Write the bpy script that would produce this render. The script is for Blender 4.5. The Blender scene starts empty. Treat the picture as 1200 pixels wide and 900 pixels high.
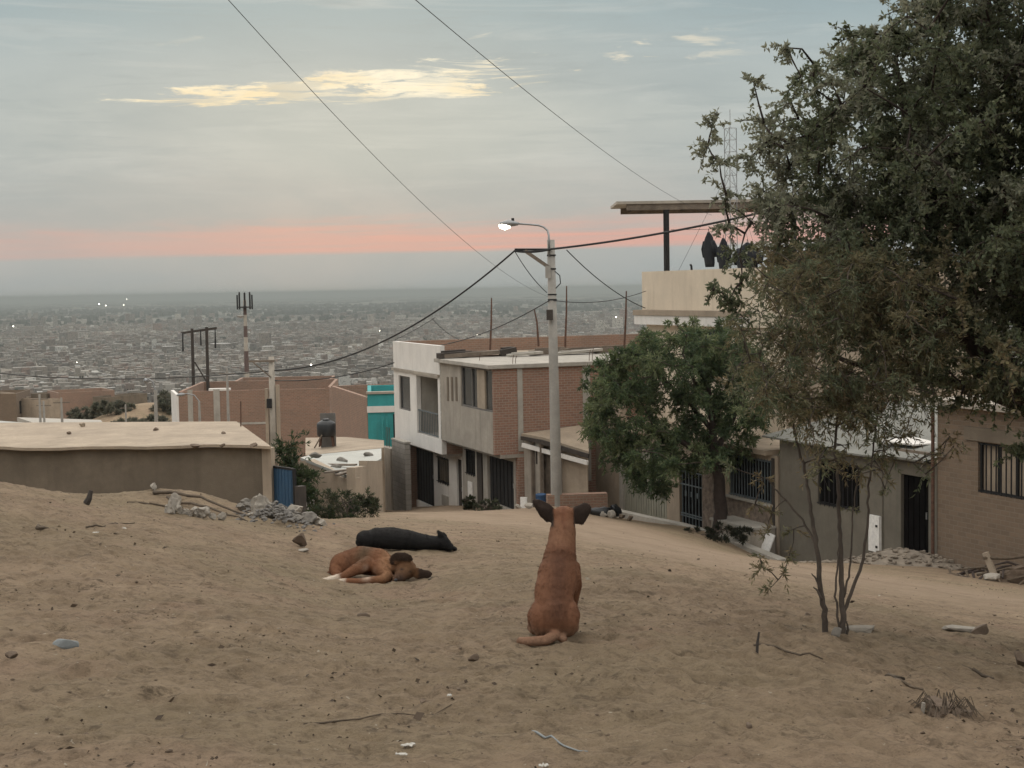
import bpy, bmesh, math, random
import numpy as np
from mathutils import Vector, Matrix, Euler
random.seed(7); RNG = np.random.default_rng(11)
SC = bpy.context.scene
COL = SC.collection
PI = math.pi

# ------------------------------------------------------------------ camera
F_PX = 1700.0
PITCH = math.radians(3.77)
ROLL = math.radians(-1.05)
CAM_R = Matrix.Rotation(PI / 2 - PITCH, 3, 'X') @ Matrix.Rotation(ROLL, 3, 'Z')
cam = bpy.data.cameras.new('camera')
cam.sensor_fit = 'HORIZONTAL'; cam.sensor_width = 36.0; cam.lens = 36.0 * F_PX / 1200.0
cam.clip_start = 0.05; cam.clip_end = 90000
camo = bpy.data.objects.new('camera', cam); COL.objects.link(camo)
camo.matrix_world = CAM_R.to_4x4()
SC.camera = camo

def ray(px, py):
    return CAM_R @ Vector(((px - 600) / F_PX, -(py - 450) / F_PX, -1.0))
def P(px, py, d):
    """point at forward distance d seen at a photo pixel"""
    r = ray(px, py); return r * (d / r.y)

# ------------------------------------------------------------------ mesh builder
class MB:
    def __init__(s): s.v = []; s.f = []; s.m = []; s.cm = 0
    def add(s, vs, fs):
        o = len(s.v); s.v += [tuple(v) for v in vs]
        for f in fs: s.f.append(tuple(i + o for i in f)); s.m.append(s.cm)
        return s
    def box(s, x0, x1, y0, y1, z0, z1):
        s.add([(x0,y0,z0),(x1,y0,z0),(x1,y1,z0),(x0,y1,z0),(x0,y0,z1),(x1,y0,z1),(x1,y1,z1),(x0,y1,z1)],
              [(0,3,2,1),(4,5,6,7),(0,1,5,4),(1,2,6,5),(2,3,7,6),(3,0,4,7)]); return s
    def obox(s, a, b, w, h, up=(0,0,1)):
        """bar from a to b, section w x h"""
        a = Vector(a); b = Vector(b); d = (b - a).normalized(); u = Vector(up)
        if abs(d.dot(u)) > .98: u = Vector((1,0,0))
        r = d.cross(u).normalized() * (w/2); t = r.cross(d).normalized() * (h/2)
        vs = [a-r-t, a+r-t, a+r+t, a-r+t, b-r-t, b+r-t, b+r+t, b-r+t]
        s.add(vs, [(3,2,1,0),(4,5,6,7),(0,1,5,4),(1,2,6,5),(2,3,7,6),(3,0,4,7)]); return s
    def tube(s, pts, rad, n=8, cap=True):
        pts = [Vector(p) for p in pts]
        if not hasattr(rad, '__len__'): rad = [rad] * len(pts)
        vs = []; fs = []; ref = None
        for i, p in enumerate(pts):
            d = (pts[min(i+1, len(pts)-1)] - pts[max(i-1, 0)])
            d = d.normalized() if d.length > 1e-9 else Vector((0,0,1))
            if ref is None:
                ref = Vector((0,0,1)) if abs(d.z) < .9 else Vector((1,0,0))
            u = (ref - d * ref.dot(d))
            u = u.normalized() if u.length > 1e-6 else d.orthogonal().normalized()
            ref = u; w = d.cross(u)
            for k in range(n):
                a = 2*PI*k/n; vs.append(p + (u*math.cos(a) + w*math.sin(a)) * rad[i])
        for i in range(len(pts)-1):
            for k in range(n):
                fs.append((i*n+k, i*n+(k+1)%n, (i+1)*n+(k+1)%n, (i+1)*n+k))
        if cap:
            fs.append(tuple(range(n-1, -1, -1))); fs.append(tuple((len(pts)-1)*n + k for k in range(n)))
        s.add(vs, fs); return s
    def lathe(s, prof, n=16, c=(0,0,0)):
        vs = []; fs = []
        for r, z in prof:
            for k in range(n):
                a = 2*PI*k/n; vs.append((c[0]+r*math.cos(a), c[1]+r*math.sin(a), c[2]+z))
        m = len(prof)
        for i in range(m-1):
            for k in range(n): fs.append((i*n+k, i*n+(k+1)%n, (i+1)*n+(k+1)%n, (i+1)*n+k))
        fs.append(tuple(range(n-1,-1,-1))); fs.append(tuple((m-1)*n+k for k in range(n)))
        s.add(vs, fs); return s
    def prism(s, poly, z0, z1):
        n = len(poly)
        vs = [(p[0],p[1],z0) for p in poly] + [(p[0],p[1],z1) for p in poly]
        fs = [tuple(range(n-1,-1,-1)), tuple(range(n,2*n))] + [(i,(i+1)%n,n+(i+1)%n,n+i) for i in range(n)]
        s.add(vs, fs); return s
    def extr(s, poly, y0, y1):
        """outline in x,z extruded along y"""
        n = len(poly)
        vs = [(p[0],y0,p[1]) for p in poly] + [(p[0],y1,p[1]) for p in poly]
        fs = [tuple(range(n)), tuple(range(2*n-1,n-1,-1))] + [((i+1)%n,i,n+i,n+(i+1)%n) for i in range(n)]
        s.add(vs, fs); return s
    def wall(s, xs, zs, y0, y1, holes, axis='x', top=None):
        """wall slab with real openings; holes are (a0,a1,z0,z1); axis 'x': runs in x, thick in y; 'y': runs in y, thick in x"""
        A = sorted(set([xs[0], xs[1]] + [min(max(v, xs[0]), xs[1]) for h in holes for v in h[:2]]))
        Z = sorted(set([zs[0], zs[1]] + [min(max(v, zs[0]), zs[1]) for h in holes for v in h[2:]]))
        na, nz = len(A)-1, len(Z)-1
        sol = [[not any(h[0]-1e-6 <= (A[i]+A[i+1])/2 <= h[1]+1e-6 and h[2]-1e-6 <= (Z[j]+Z[j+1])/2 <= h[3]+1e-6 for h in holes) for j in range(nz)] for i in range(na)]
        idx = {}; vs = []; fs = []
        def v(i, j, k):
            if (i,j,k) not in idx:
                idx[(i,j,k)] = len(vs); y = (y0, y1)[k]
                vs.append((A[i], y, Z[j]) if axis == 'x' else (y, A[i], Z[j]))
            return idx[(i,j,k)]
        def q(*c): fs.append(tuple(v(*x) for x in c))
        g = lambda i, j: 0 <= i < na and 0 <= j < nz and sol[i][j]
        for i in range(na):
            for j in range(nz):
                if not sol[i][j]: continue
                q((i,j,0),(i+1,j,0),(i+1,j+1,0),(i,j+1,0)); q((i+1,j,1),(i,j,1),(i,j+1,1),(i+1,j+1,1))
                if not g(i-1,j): q((i,j,1),(i,j,0),(i,j+1,0),(i,j+1,1))
                if not g(i+1,j): q((i+1,j,0),(i+1,j,1),(i+1,j+1,1),(i+1,j+1,0))
                if not g(i,j-1): q((i,j,1),(i+1,j,1),(i+1,j,0),(i,j,0))
                if not g(i,j+1): q((i,j+1,0),(i+1,j+1,0),(i+1,j+1,1),(i,j+1,1))
        s.add(vs, fs); return s
    def rock(s, c, r, seed=0, sub=2, rough=.35, flat=1.0):
        rr = random.Random(seed); bm = bmesh.new(); bmesh.ops.create_icosphere(bm, subdivisions=sub, radius=1)
        pl = [(Vector((rr.gauss(0,1), rr.gauss(0,1), rr.gauss(0,1))).normalized(), rr.uniform(.38,.80)) for _ in range(10)]
        bm.verts.ensure_lookup_table(); vs = []
        for v in bm.verts:
            p = v.co.copy()
            for nrm, dd in pl:
                k = p.dot(nrm)
                if k > dd: p -= nrm * (k - dd)
            p *= 1 + rr.uniform(-rough, rough) * .14
            vs.append((c[0]+p.x*r[0], c[1]+p.y*r[1], c[2]+p.z*r[2]*flat))
        fs = [tuple(v.index for v in f.verts) for f in bm.faces]; bm.free()
        s.add(vs, fs); return s
    def build(s, name, mats, parent=None, smooth=False, loc=None, bevel=0):
        me = bpy.data.meshes.new(name); me.from_pydata(s.v, [], s.f); me.validate(clean_customdata=False)
        bm = bmesh.new(); bm.from_mesh(me); bmesh.ops.recalc_face_normals(bm, faces=bm.faces); bm.to_mesh(me); bm.free()
        for m in (mats if isinstance(mats, (list, tuple)) else [mats]): me.materials.append(m)
        if any(s.m) and len(s.m) == len(me.polygons): me.polygons.foreach_set('material_index', s.m)
        if smooth: me.polygons.foreach_set('use_smooth', [True]*len(me.polygons))
        o = bpy.data.objects.new(name, me); COL.objects.link(o)
        if parent is not None: o.parent = parent
        if loc is not None: o.location = loc
        if bevel:
            b = o.modifiers.new('bevel', 'BEVEL'); b.width = bevel; b.segments = 2; b.limit_method = 'ANGLE'
        return o

def tag(o, label=None, cat=None, group=None, kind=None):
    if label: o['label'] = label
    if cat: o['category'] = cat
    if group: o['group'] = group
    if kind or label: o['kind'] = kind or 'thing'
    return o
def thing(name, label, cat, loc=(0,0,0), rotz=0.0, group=None):
    o = bpy.data.objects.new(name, None); COL.objects.link(o); o.empty_display_size = .2
    o.location = loc; o.rotation_euler = (0,0,rotz); return tag(o, label, cat, group)
def copy_tree(o, parent=None):
    c = o.copy(); COL.objects.link(c)
    if parent is not None: c.parent = parent
    for ch in [x for x in bpy.data.objects if x.parent == o]: copy_tree(ch, c)
    return c

# ------------------------------------------------------------------ materials
class NT:
    def __init__(s, tree): s.t = tree; s.n = tree.nodes; s.l = tree.links
    def node(s, typ, **kw):
        n = s.n.new(typ)
        for k, v in kw.items():
            if k.startswith('i_'):
                key = k[2:]; key = int(key) if key.isdigit() else key.replace('_', ' ')
                s.put(n, key, v)
            else: setattr(n, k, v)
        return n
    def put(s, n, key, v):
        if isinstance(v, bpy.types.NodeSocket): s.l.new(v, n.inputs[key])
        else: n.inputs[key].default_value = v
    def math(s, op, a, b=None, c=None, clamp=False):
        n = s.n.new('ShaderNodeMath'); n.operation = op; n.use_clamp = clamp
        for i, v in enumerate((a, b, c)):
            if v is not None: s.put(n, i, v)
        return n.outputs[0]
    def mix(s, fac, a, b, blend='MIX'):
        n = s.n.new('ShaderNodeMix'); n.data_type = 'RGBA'; n.blend_type = blend
        s.put(n, 0, fac); s.put(n, 6, a if isinstance(a, bpy.types.NodeSocket) else (*a, 1)); s.put(n, 7, b if isinstance(b, bpy.types.NodeSocket) else (*b, 1))
        return n.outputs[2]
    def noise(s, vec, scale, detail=4, rough=.55, dist=0.0):
        n = s.node('ShaderNodeTexNoise', i_Scale=scale, i_Detail=detail, i_Roughness=rough, i_Distortion=dist)
        if vec is not None: s.l.new(vec, n.inputs['Vector'])
        return n.outputs[0]
    def ramp(s, fac, stops, interp='LINEAR'):
        n = s.n.new('ShaderNodeValToRGB'); n.color_ramp.interpolation = interp
        el = n.color_ramp.elements
        while len(el) < len(stops): el.new(.5)
        for e, (p, c) in zip(el, stops):
            e.position = p; e.color = (*c, 1) if hasattr(c, '__len__') else (c, c, c, 1)
        s.l.new(fac, n.inputs[0]); return n.outputs[0]
    def mapr(s, v, a, b, c=0.0, d=1.0, smooth=False):
        n = s.n.new('ShaderNodeMapRange'); n.clamp = True
        if smooth: n.interpolation_type = 'SMOOTHSTEP'
        s.put(n, 0, v)
        for i, x in enumerate((a, b, c, d)): s.put(n, i+1, x)
        return n.outputs[0]
    def scalev(s, vec, sc):
        n = s.n.new('ShaderNodeMapping'); n.inputs['Scale'].default_value = sc; s.l.new(vec, n.inputs[0]); return n.outputs[0]

def newmat(name):
    m = bpy.data.materials.new(name); m.use_nodes = True; nt = NT(m.node_tree)
    return m, nt, nt.n['Principled BSDF']
def objco(nt): return nt.node('ShaderNodeTexCoord').outputs['Object']
def bumpto(nt, bs, h, strength, dist):
    b = nt.node('ShaderNodeBump', i_Strength=strength, i_Distance=dist); nt.l.new(h, b.inputs['Height']); nt.l.new(b.outputs[0], bs.inputs['Normal'])

def plaster(name, c, var=.35, scale=1.2, stain=(.10,.085,.065), stain_amt=.35, rough=.92, bump=.012, streak=True):
    """rendered / concrete / painted surface with blotches, streaks and grain"""
    m, nt, bs = newmat(name); co = objco(nt)
    n1 = nt.noise(co, scale, 5, .6, .3); n2 = nt.noise(co, scale*7, 4, .65)
    lo = tuple(x*(1-var) for x in c); hi = tuple(min(1, x*(1+var*.6)) for x in c)
    col = nt.mix(nt.mapr(n1, .3, .7), lo, hi)
    col = nt.mix(nt.mapr(n2, .35, .75, 0, .5), col, lo)
    if streak:
        st = nt.noise(nt.scalev(co, (2.2, 2.2, .25)), 1.6, 5, .6)
        col = nt.mix(nt.mapr(st, .52, .78, 0, stain_amt), col, stain)
    nt.l.new(col, bs.inputs['Base Color']); bs.inputs['Roughness'].default_value = rough
    bumpto(nt, bs, nt.math('ADD', nt.math('MULTIPLY', n2, .6), nt.noise(co, scale*40, 3)), .6, bump)
    return m
def bricks(name, c1, c2, mortar, bw=.24, rh=.095, var=.3, dirt=.3):
    m, nt, bs = newmat(name); co = objco(nt)
    sp = nt.node('ShaderNodeSeparateXYZ'); nt.l.new(co, sp.inputs[0])
    cb = nt.node('ShaderNodeCombineXYZ'); nt.l.new(nt.math('ADD', sp.outputs[0], sp.outputs[1]), cb.inputs[0]); nt.l.new(sp.outputs[2], cb.inputs[1])
    b = nt.node('ShaderNodeTexBrick', i_Color1=(*c1,1), i_Color2=(*c2,1), i_Mortar=(*mortar,1), i_Scale=1.0, i_Mortar_Size=.012, i_Mortar_Smooth=.3, i_Bias=0.0, i_Brick_Width=bw, i_Row_Height=rh)
    nt.l.new(cb.outputs[0], b.inputs['Vector'])
    n1 = nt.noise(co, .9, 5, .6, .4); n2 = nt.noise(co, 9, 4, .6)
    col = nt.mix(nt.mapr(n1, .3, .75, 0, dirt), b.outputs[0], tuple(x*.55 for x in mortar))
    col = nt.mix(nt.mapr(n2, .45, .8, 0, var), col, tuple(x*1.1 for x in mortar))
    nt.l.new(col, bs.inputs['Base Color']); bs.inputs['Roughness'].default_value = .95
    bumpto(nt, bs, nt.math('ADD', nt.math('MULTIPLY', b.outputs[1], -1.0), n2), .7, .01)
    return m
def simple(name, c, rough=.7, metal=0.0, var=.25, scale=6, bump=0.0, spec=.5):
    m, nt, bs = newmat(name); co = objco(nt); bs.inputs['Specular IOR Level'].default_value = spec
    n = nt.noise(co, scale, 4, .6)
    nt.l.new(nt.mix(nt.mapr(n, .3, .72), tuple(x*(1-var) for x in c), tuple(min(1, x*(1+var*.7)) for x in c)), bs.inputs['Base Color'])
    bs.inputs['Roughness'].default_value = rough; bs.inputs['Metallic'].default_value = metal
    if bump: bumpto(nt, bs, n, .6, bump)
    return m
def glow(name, c, strength):
    m, nt, bs = newmat(name); bs.inputs['Emission Color'].default_value = (*c,1); bs.inputs['Emission Strength'].default_value = strength
    bs.inputs['Base Color'].default_value = (*c,1); return m
def foliage(name, sat=1.0, trans=.25, rough=.6):
    """leaf colour comes from the per-face attribute Col (greens and browns, paler where light on a crown is painted in)"""
    m, nt, bs = newmat(name)
    at = nt.node('ShaderNodeAttribute', attribute_name='Col')
    nt.l.new(at.outputs[0], bs.inputs['Base Color']); bs.inputs['Roughness'].default_value = rough
    bs.inputs['Specular IOR Level'].default_value = .25
    tr = nt.node('ShaderNodeBsdfTranslucent'); nt.l.new(at.outputs[0], tr.inputs[0])
    mx = nt.node('ShaderNodeMixShader', i_0=trans); nt.l.new(bs.outputs[0], mx.inputs[1]); nt.l.new(tr.outputs[0], mx.inputs[2])
    nt.l.new(mx.outputs[0], nt.n['Material Output'].inputs[0]); return m
def attrmat(name, rough=.9, bump=0.0, noise_scale=30, noise_amt=.25):
    m, nt, bs = newmat(name); co = objco(nt)
    at = nt.node('ShaderNodeAttribute', attribute_name='Col'); n = nt.noise(co, noise_scale, 4, .65)
    dk = nt.mix(1.0, at.outputs[0], (.55,.55,.55), 'MULTIPLY')
    nt.l.new(nt.mix(nt.mapr(n, .35, .75, 0, noise_amt*2), at.outputs[0], dk), bs.inputs['Base Color'])
    bs.inputs['Roughness'].default_value = rough; bs.inputs['Specular IOR Level'].default_value = .2
    if bump: bumpto(nt, bs, n, .6, bump)
    return m

# ------------------------------------------------------------------ numpy helpers
def perlin(x, y, seed=0):
    x = np.asarray(x, float); y = np.asarray(y, float)
    xi = np.floor(x).astype(np.int64); yi = np.floor(y).astype(np.int64); xf = x - xi; yf = y - yi
    def g(ix, iy, dx, dy):
        h = (ix * 374761393 + iy * 668265263 + seed * 1442695041) & 0xffffffff
        h = ((h ^ (h >> 13)) * 1274126177) & 0xffffffff; h = h ^ (h >> 16)
        a = (h & 0xffff) / 65536.0 * 2 * PI
        return np.cos(a) * dx + np.sin(a) * dy
    u = xf*xf*xf*(xf*(xf*6-15)+10); w = yf*yf*yf*(yf*(yf*6-15)+10)
    n0 = g(xi, yi, xf, yf)*(1-u) + g(xi+1, yi, xf-1, yf)*u
    n1 = g(xi, yi+1, xf, yf-1)*(1-u) + g(xi+1, yi+1, xf-1, yf-1)*u
    return n0*(1-w) + n1*w
def fbm(x, y, oct=4, seed=0):
    s = 0; a = 1.0
    for k in range(oct): s = s + a * perlin(np.asarray(x)*2**k, np.asarray(y)*2**k, seed+k*17); a *= .5
    return s
def np_mesh(name, V, nper, cols, mat, parent=None, domain='FACE', smooth=False):
    """mesh of separate n-gons from an (N,nper,3) array, one colour each"""
    V = np.asarray(V, np.float32); N = V.shape[0]
    me = bpy.data.meshes.new(name); me.vertices.add(N*nper); me.vertices.foreach_set('co', V.reshape(-1))
    me.loops.add(N*nper); me.loops.foreach_set('vertex_index', np.arange(N*nper, dtype=np.int32))
    me.polygons.add(N); me.polygons.foreach_set('loop_start', np.arange(0, N*nper, nper, dtype=np.int32))
    me.update(calc_edges=True)
    if cols is not None:
        a = me.attributes.new('Col', 'FLOAT_COLOR', 'FACE')
        a.data.foreach_set('color', np.concatenate([np.asarray(cols, np.float32), np.ones((N,1), np.float32)], 1).reshape(-1))
    me.materials.append(mat)
    o = bpy.data.objects.new(name, me); COL.objects.link(o)
    if parent is not None: o.parent = parent
    return o

# ------------------------------------------------------------------ terrain
def _ctrl():
    C = []
    def c(px, py, d): q = P(px, py, d); C.append((q.x/q.y, math.log(d), q.z/d))
    for px, py, d in [(0,900,4.5),(-250,900,4.4),(600,900,4.6),(1200,900,4.8),(1450,900,4.9),(0,760,6.3),(300,760,6.8),(655,753,7.4),
        (975,745,8.5),(1200,800,7.5),(0,680,8.5),(200,682,9),(430,684,11.6),(470,645,13.6),(650,692,10),(640,642,15),(625,617,28),(640,597,46),
        (0,565,15),(0,598,22),(0,622,33),(0,634,39),(-250,540,15),(-250,590,25),(-250,625,40),(0,622,10.6),(75,579,15.3),(150,590,16),(220,598,16.5),(75,603,23),(150,612,24),(150,634,38),
        (300,603,17),(300,622,26),(300,634,38),(400,614,18),(400,608,28),(400,604,40),(500,627,17),(500,610,32),(500,601,47),(520,593,61),(470,597,66),
        (603,599,54.5),(652,593,50),(690,600,52),(850,694,11),(850,667,17),(850,651,27),(830,622,46),(725,606,53.6),(760,612,49),(905,656,43.5),(1000,744,8.9),
        (1000,702,13.5),(1000,676,22),(985,657,40),(1090,664,36),(1200,745,11),(1200,712,17),(1200,692,26),(1200,684,33),(1450,740,12),(1450,715,20),(1450,700,34)]:
        c(px, py, d)
    for px in (-300, 50, 350, 650, 950, 1400):
        for d, z in [(80,-10.4),(100,-11.8),(150,-15.5),(250,-23.2),(400,-37),(700,-66),(1000,-89)]:
            q = P(px, 400, d); C.append((q.x/q.y, math.log(d), z/d))
    return np.array(C)
_C = _ctrl()
def _feat(u, l): return np.stack([np.asarray(u)*5.0, np.asarray(l)*1.6], -1)
_CF = _feat(_C[:,0], _C[:,1])
def _ker(r): return np.where(r < 1e-9, 0, r*r*np.log(np.maximum(r, 1e-9)))
def _fit():
    n = len(_CF); K = _ker(np.linalg.norm(_CF[:,None]-_CF[None], axis=-1)) + np.eye(n)*.004
    Pm = np.concatenate([np.ones((n,1)), _CF], 1)
    A = np.zeros((n+3, n+3)); A[:n,:n] = K; A[:n,n:] = Pm; A[n:,:n] = Pm.T
    return np.linalg.solve(A, np.concatenate([_C[:,2], np.zeros(3)]))
_W = _fit()
def _slope(u, l):
    shp = np.shape(u); F = _feat(np.ravel(u), np.ravel(l)); out = np.empty(len(F)); n = len(_CF)
    for i in range(0, len(F), 40000):
        f = F[i:i+40000]; K = _ker(np.linalg.norm(f[:,None]-_CF[None], axis=-1))
        out[i:i+40000] = K @ _W[:n] + _W[n] + f @ _W[n+1:]
    return out.reshape(shp)
def HB(x, y):
    """base terrain height (no small bumps)"""
    x = np.asarray(x, float); y = np.asarray(y, float)
    yc = np.maximum(y, .05); d = np.clip(yc, 4.3, 1050.0)
    u = np.clip(x/np.maximum(yc, 4.3), -.55, .55)
    z = _slope(u, np.log(d)) * d
    z = np.where(y < 4.3, z + (4.3-np.maximum(y, -40))*.055, z)
    t = np.clip((y-650)/350, 0, 1); t = t*t*(3-2*t)
    z = z*(1-t) + (-90.0)*t
    m = np.exp(-(((x+35)/8.5)**2 + ((y-140)/11)**2))*4.4             # sand mound beyond the roofs
    m = m + np.exp(-(((x+4.0)/.75)**2 + ((y-17.2)/.9)**2))*.22      # earth heap against the long wall
    return z + m
def dimples(x, y, cell=.34):
    """old foot and paw prints: soft pits with a low rim, one or none per cell"""
    ci = np.floor(x/cell).astype(np.int64); cj = np.floor(y/cell).astype(np.int64); s = np.zeros(np.shape(x))
    for di in (-1,0,1):
        for dj in (-1,0,1):
            a = ci+di; b = cj+dj; k = ((a*73856093) ^ (b*19349663)) & 0xffffffff; k = ((k ^ (k >> 13))*1274126177) & 0xffffffff; k = k ^ (k >> 16)
            f = lambda n: ((k >> n) & 0xff)/255.0
            px = (a+.15+.7*f(0))*cell; py = (b+.15+.7*f(8))*cell; an = f(16)*6.283; on = (f(4) < .52)
            dx = (x-px)*np.cos(an)+(y-py)*np.sin(an); dy = -(x-px)*np.sin(an)+(y-py)*np.cos(an); L = .075+.05*f(12)
            q = (dx/L)**2+(dy/(L*.55))**2
            s = s + on*(.012+.022*f(20))*(np.exp(-q*1.4) - .38*np.exp(-((np.sqrt(q)-1.35)/.35)**2))
    return s
def HN(x, y):
    """small bumps: trampled sand near the camera, fading out with distance"""
    x = np.asarray(x, float); y = np.asarray(y, float); r = np.hypot(x, y)
    f1 = np.clip(1.2-r/60, 0, 1)
    h = .050*fbm(x*.55, y*.55, 3, 3)*f1
    tr = perlin(x*.35+3, y*.35, 9)*.5+.6
    k = np.clip(1.15-r/38, 0, 1)
    p = perlin(x*3.1+.3*perlin(x*2,y*2,5), y*3.1, 21)
    h = h + .034*tr*k*(-np.maximum(0, -p-.05)*2.0 + .5*p)
    q = perlin(x*5.6+7, y*5.6+.4*perlin(x*3, y*3, 8), 61); h = h - .040*k*np.maximum(0, q-.16)*np.clip(tr+.25,0,1.2)
    h = h + .034*(.35+tr)*k*fbm(x*7.3, y*7.3, 3, 31)
    near = np.clip(1.25-r/17, 0, 1)
    if np.max(near) > 0: h = h - near*dimples(x, y)
    road = np.clip(1 - np.abs((x - (9.0-.22*y))/4.2), 0, 1)*np.clip((y-14)/8, 0, 1)
    return h*(1-.65*np.clip(road*1.6, 0, 1))
def HG(x, y):
    return float(HB(x, y) + HN(x, y))
def GP(px, py, d0=3.0, d1=120.0):
    """where the ray of a photo pixel meets the ground"""
    r = ray(px, py); r = r / r.y
    ds = np.geomspace(d0, d1, 900); g = HB(r.x*ds, ds) - r.z*ds
    i = int(np.argmax(g >= 0)); d = ds[i]
    return Vector((r.x*d, d, HG(r.x*d, d)))

def build_ground():
    rs = np.concatenate([np.geomspace(.6, 3.6, 14)[:-1], np.geomspace(3.6, 24, 480)[:-1], np.geomspace(24, 75, 130)[:-1], np.geomspace(75, 1100, 90)[:-1], np.geomspace(1100, 42000, 50)])
    a1 = np.radians(np.linspace(-23.5, 23.5, 640))
    side = np.radians(np.concatenate([np.linspace(23.5, 60, 40)[1:], np.linspace(60, 180, 40)[1:]]))
    an = np.concatenate([-side[::-1][:-1], a1, side]); an = np.sort(an)
    closed = True
    Rr, A = np.meshgrid(rs, an, indexing='ij'); X = Rr*np.sin(A); Y = Rr*np.cos(A)
    Z = HB(X, Y) + HN(X, Y)
    nr, na = Rr.shape
    V = np.stack([X, Y, Z], -1).reshape(-1, 3).astype(np.float32)
    i = np.arange(nr-1)[:,None]; j = np.arange(na)[None]; j2 = (j+1) % na
    q = np.stack([i*na+j, i*na+j2, (i+1)*na+j2, (i+1)*na+j], -1).reshape(-1, 4)[:, ::-1]
    me = bpy.data.meshes.new('ground'); me.vertices.add(len(V)); me.vertices.foreach_set('co', V.ravel())
    me.loops.add(q.size); me.loops.foreach_set('vertex_index', q.ravel().astype(np.int32)); me.polygons.add(len(q))
    me.polygons.foreach_set('loop_start', np.arange(0, q.size, 4, dtype=np.int32)); me.update(calc_edges=True)
    me.polygons.foreach_set('use_smooth', np.ones(len(q), bool))
    m, nt, bs = newmat('sand'); co = objco(nt)
    sp = nt.node('ShaderNodeSeparateXYZ'); nt.l.new(co, sp.inputs[0])
    big = nt.noise(co, .35, 4, .6, .6); mid = nt.noise(co, 1.7, 5, .62, .4); fin = nt.noise(co, 14, 6, .7); gr = nt.noise(co, 90, 4, .7)
    col = nt.mix(nt.mapr(mid, .3, .7), (.285,.204,.135), (.445,.326,.220))
    col = nt.mix(nt.mapr(big, .40, .66, 0, .65), col, (.285,.228,.140))           # greenish dry patches
    col = nt.mix(nt.mapr(nt.noise(co, .8, 3, .5, .5), .56, .72, 0, .6), col, (.40,.270,.190))     # pinkish patches
    col = nt.mix(nt.mapr(fin, .46, .70, 0, .62), col, (.140,.100,.067))
    cl = nt.math('MULTIPLY', nt.mapr(nt.noise(nt.scalev(co, (1,1.3,1)), 4.2, 5, .65, .5), .50, .66, 0, 1, True), nt.mapr(nt.noise(co, 24, 5, .7, .4), .44, .60, 0, 1, True))
    col = nt.mix(nt.math('MULTIPLY', cl, .72), col, (.105,.076,.052))           # trampled darker crumbs and dung in drifts
    col = nt.mix(nt.mapr(gr, .50, .76, 0, .50), col, (.135,.100,.068))
    sp1 = nt.noise(co, 34, 2, .5); col = nt.mix(nt.mapr(sp1, .68, .76, 0, .55), col, (.080,.058,.042))   # bits of dark litter
    sp2 = nt.noise(co, 27, 2, .5, .2); col = nt.mix(nt.mapr(sp2, .735, .76, 0, .7), col, (.55,.48,.38))     # pale chips
    # the wheel-worn dirt road running down past the houses: paler and pinker
    rd = nt.math('ABSOLUTE', nt.math('DIVIDE', nt.math('SUBTRACT', nt.math('ADD', sp.outputs[0], nt.math('MULTIPLY', nt.math('SUBTRACT', mid, .5), 3.0)), nt.math('SUBTRACT', 9.0, nt.math('MULTIPLY', sp.outputs[1], .22))), 4.2))
    ru = nt.math('ABSOLUTE', nt.math('SUBTRACT', nt.math('ABSOLUTE', rd), .28)); rut = nt.math('MULTIPLY', nt.mapr(ru, .03, .12, 1, 0, True), nt.mapr(sp.outputs[1], 12, 20, 0, 1, True))
    rdm = nt.math('MULTIPLY', nt.mapr(rd, .55, 1.05, 1, 0, True), nt.mapr(sp.outputs[1], 12, 20, 0, 1, True))
    col = nt.mix(nt.math('MULTIPLY', rdm, .75), col, nt.mix(nt.mapr(mid, .3, .7), (.340,.248,.172), (.425,.315,.225)))
    col = nt.mix(nt.math('MULTIPLY', rut, nt.mapr(nt.noise(co, 1.1, 4, .6, .5), .38, .60, 0, .42)), col, (.205,.145,.098))      # broken wheel ruts
    # the far plain: city dust nearer, dark fields and scrub farther out
    far = nt.mapr(sp.outputs[1], 300, 900, 0, 1, True)
    fn = nt.noise(nt.scalev(co, (.0012,.0012,.0012)), 1.0, 6, .65, .5); ff = nt.noise(co, .006, 4, .6)
    pc = nt.mix(nt.mapr(ff, .35, .7), (.10,.085,.065), (.24,.21,.17))
    pf = nt.mix(nt.mapr(fn, .44, .56), (.030,.038,.032), (.150,.138,.108))
    pc = nt.mix(nt.mapr(sp.outputs[1], 3800, 6500, 0, 1, True), pc, pf)
    col = nt.mix(far, col, pc)
    nt.l.new(col, bs.inputs['Base Color']); bs.inputs['Roughness'].default_value = .97; bs.inputs['Specular IOR Level'].default_value = .15
    h = nt.math('ADD', nt.math('MULTIPLY', fin, 1.6), nt.math('MULTIPLY', gr, .7))
    bumpto(nt, bs, nt.math('MULTIPLY', h, nt.math('SUBTRACT', 1.0, far)), 1.0, .05)
    me.materials.append(m)
    o = bpy.data.objects.new('ground', me); COL.objects.link(o); tag(o, kind='structure'); return o
build_ground()

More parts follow.
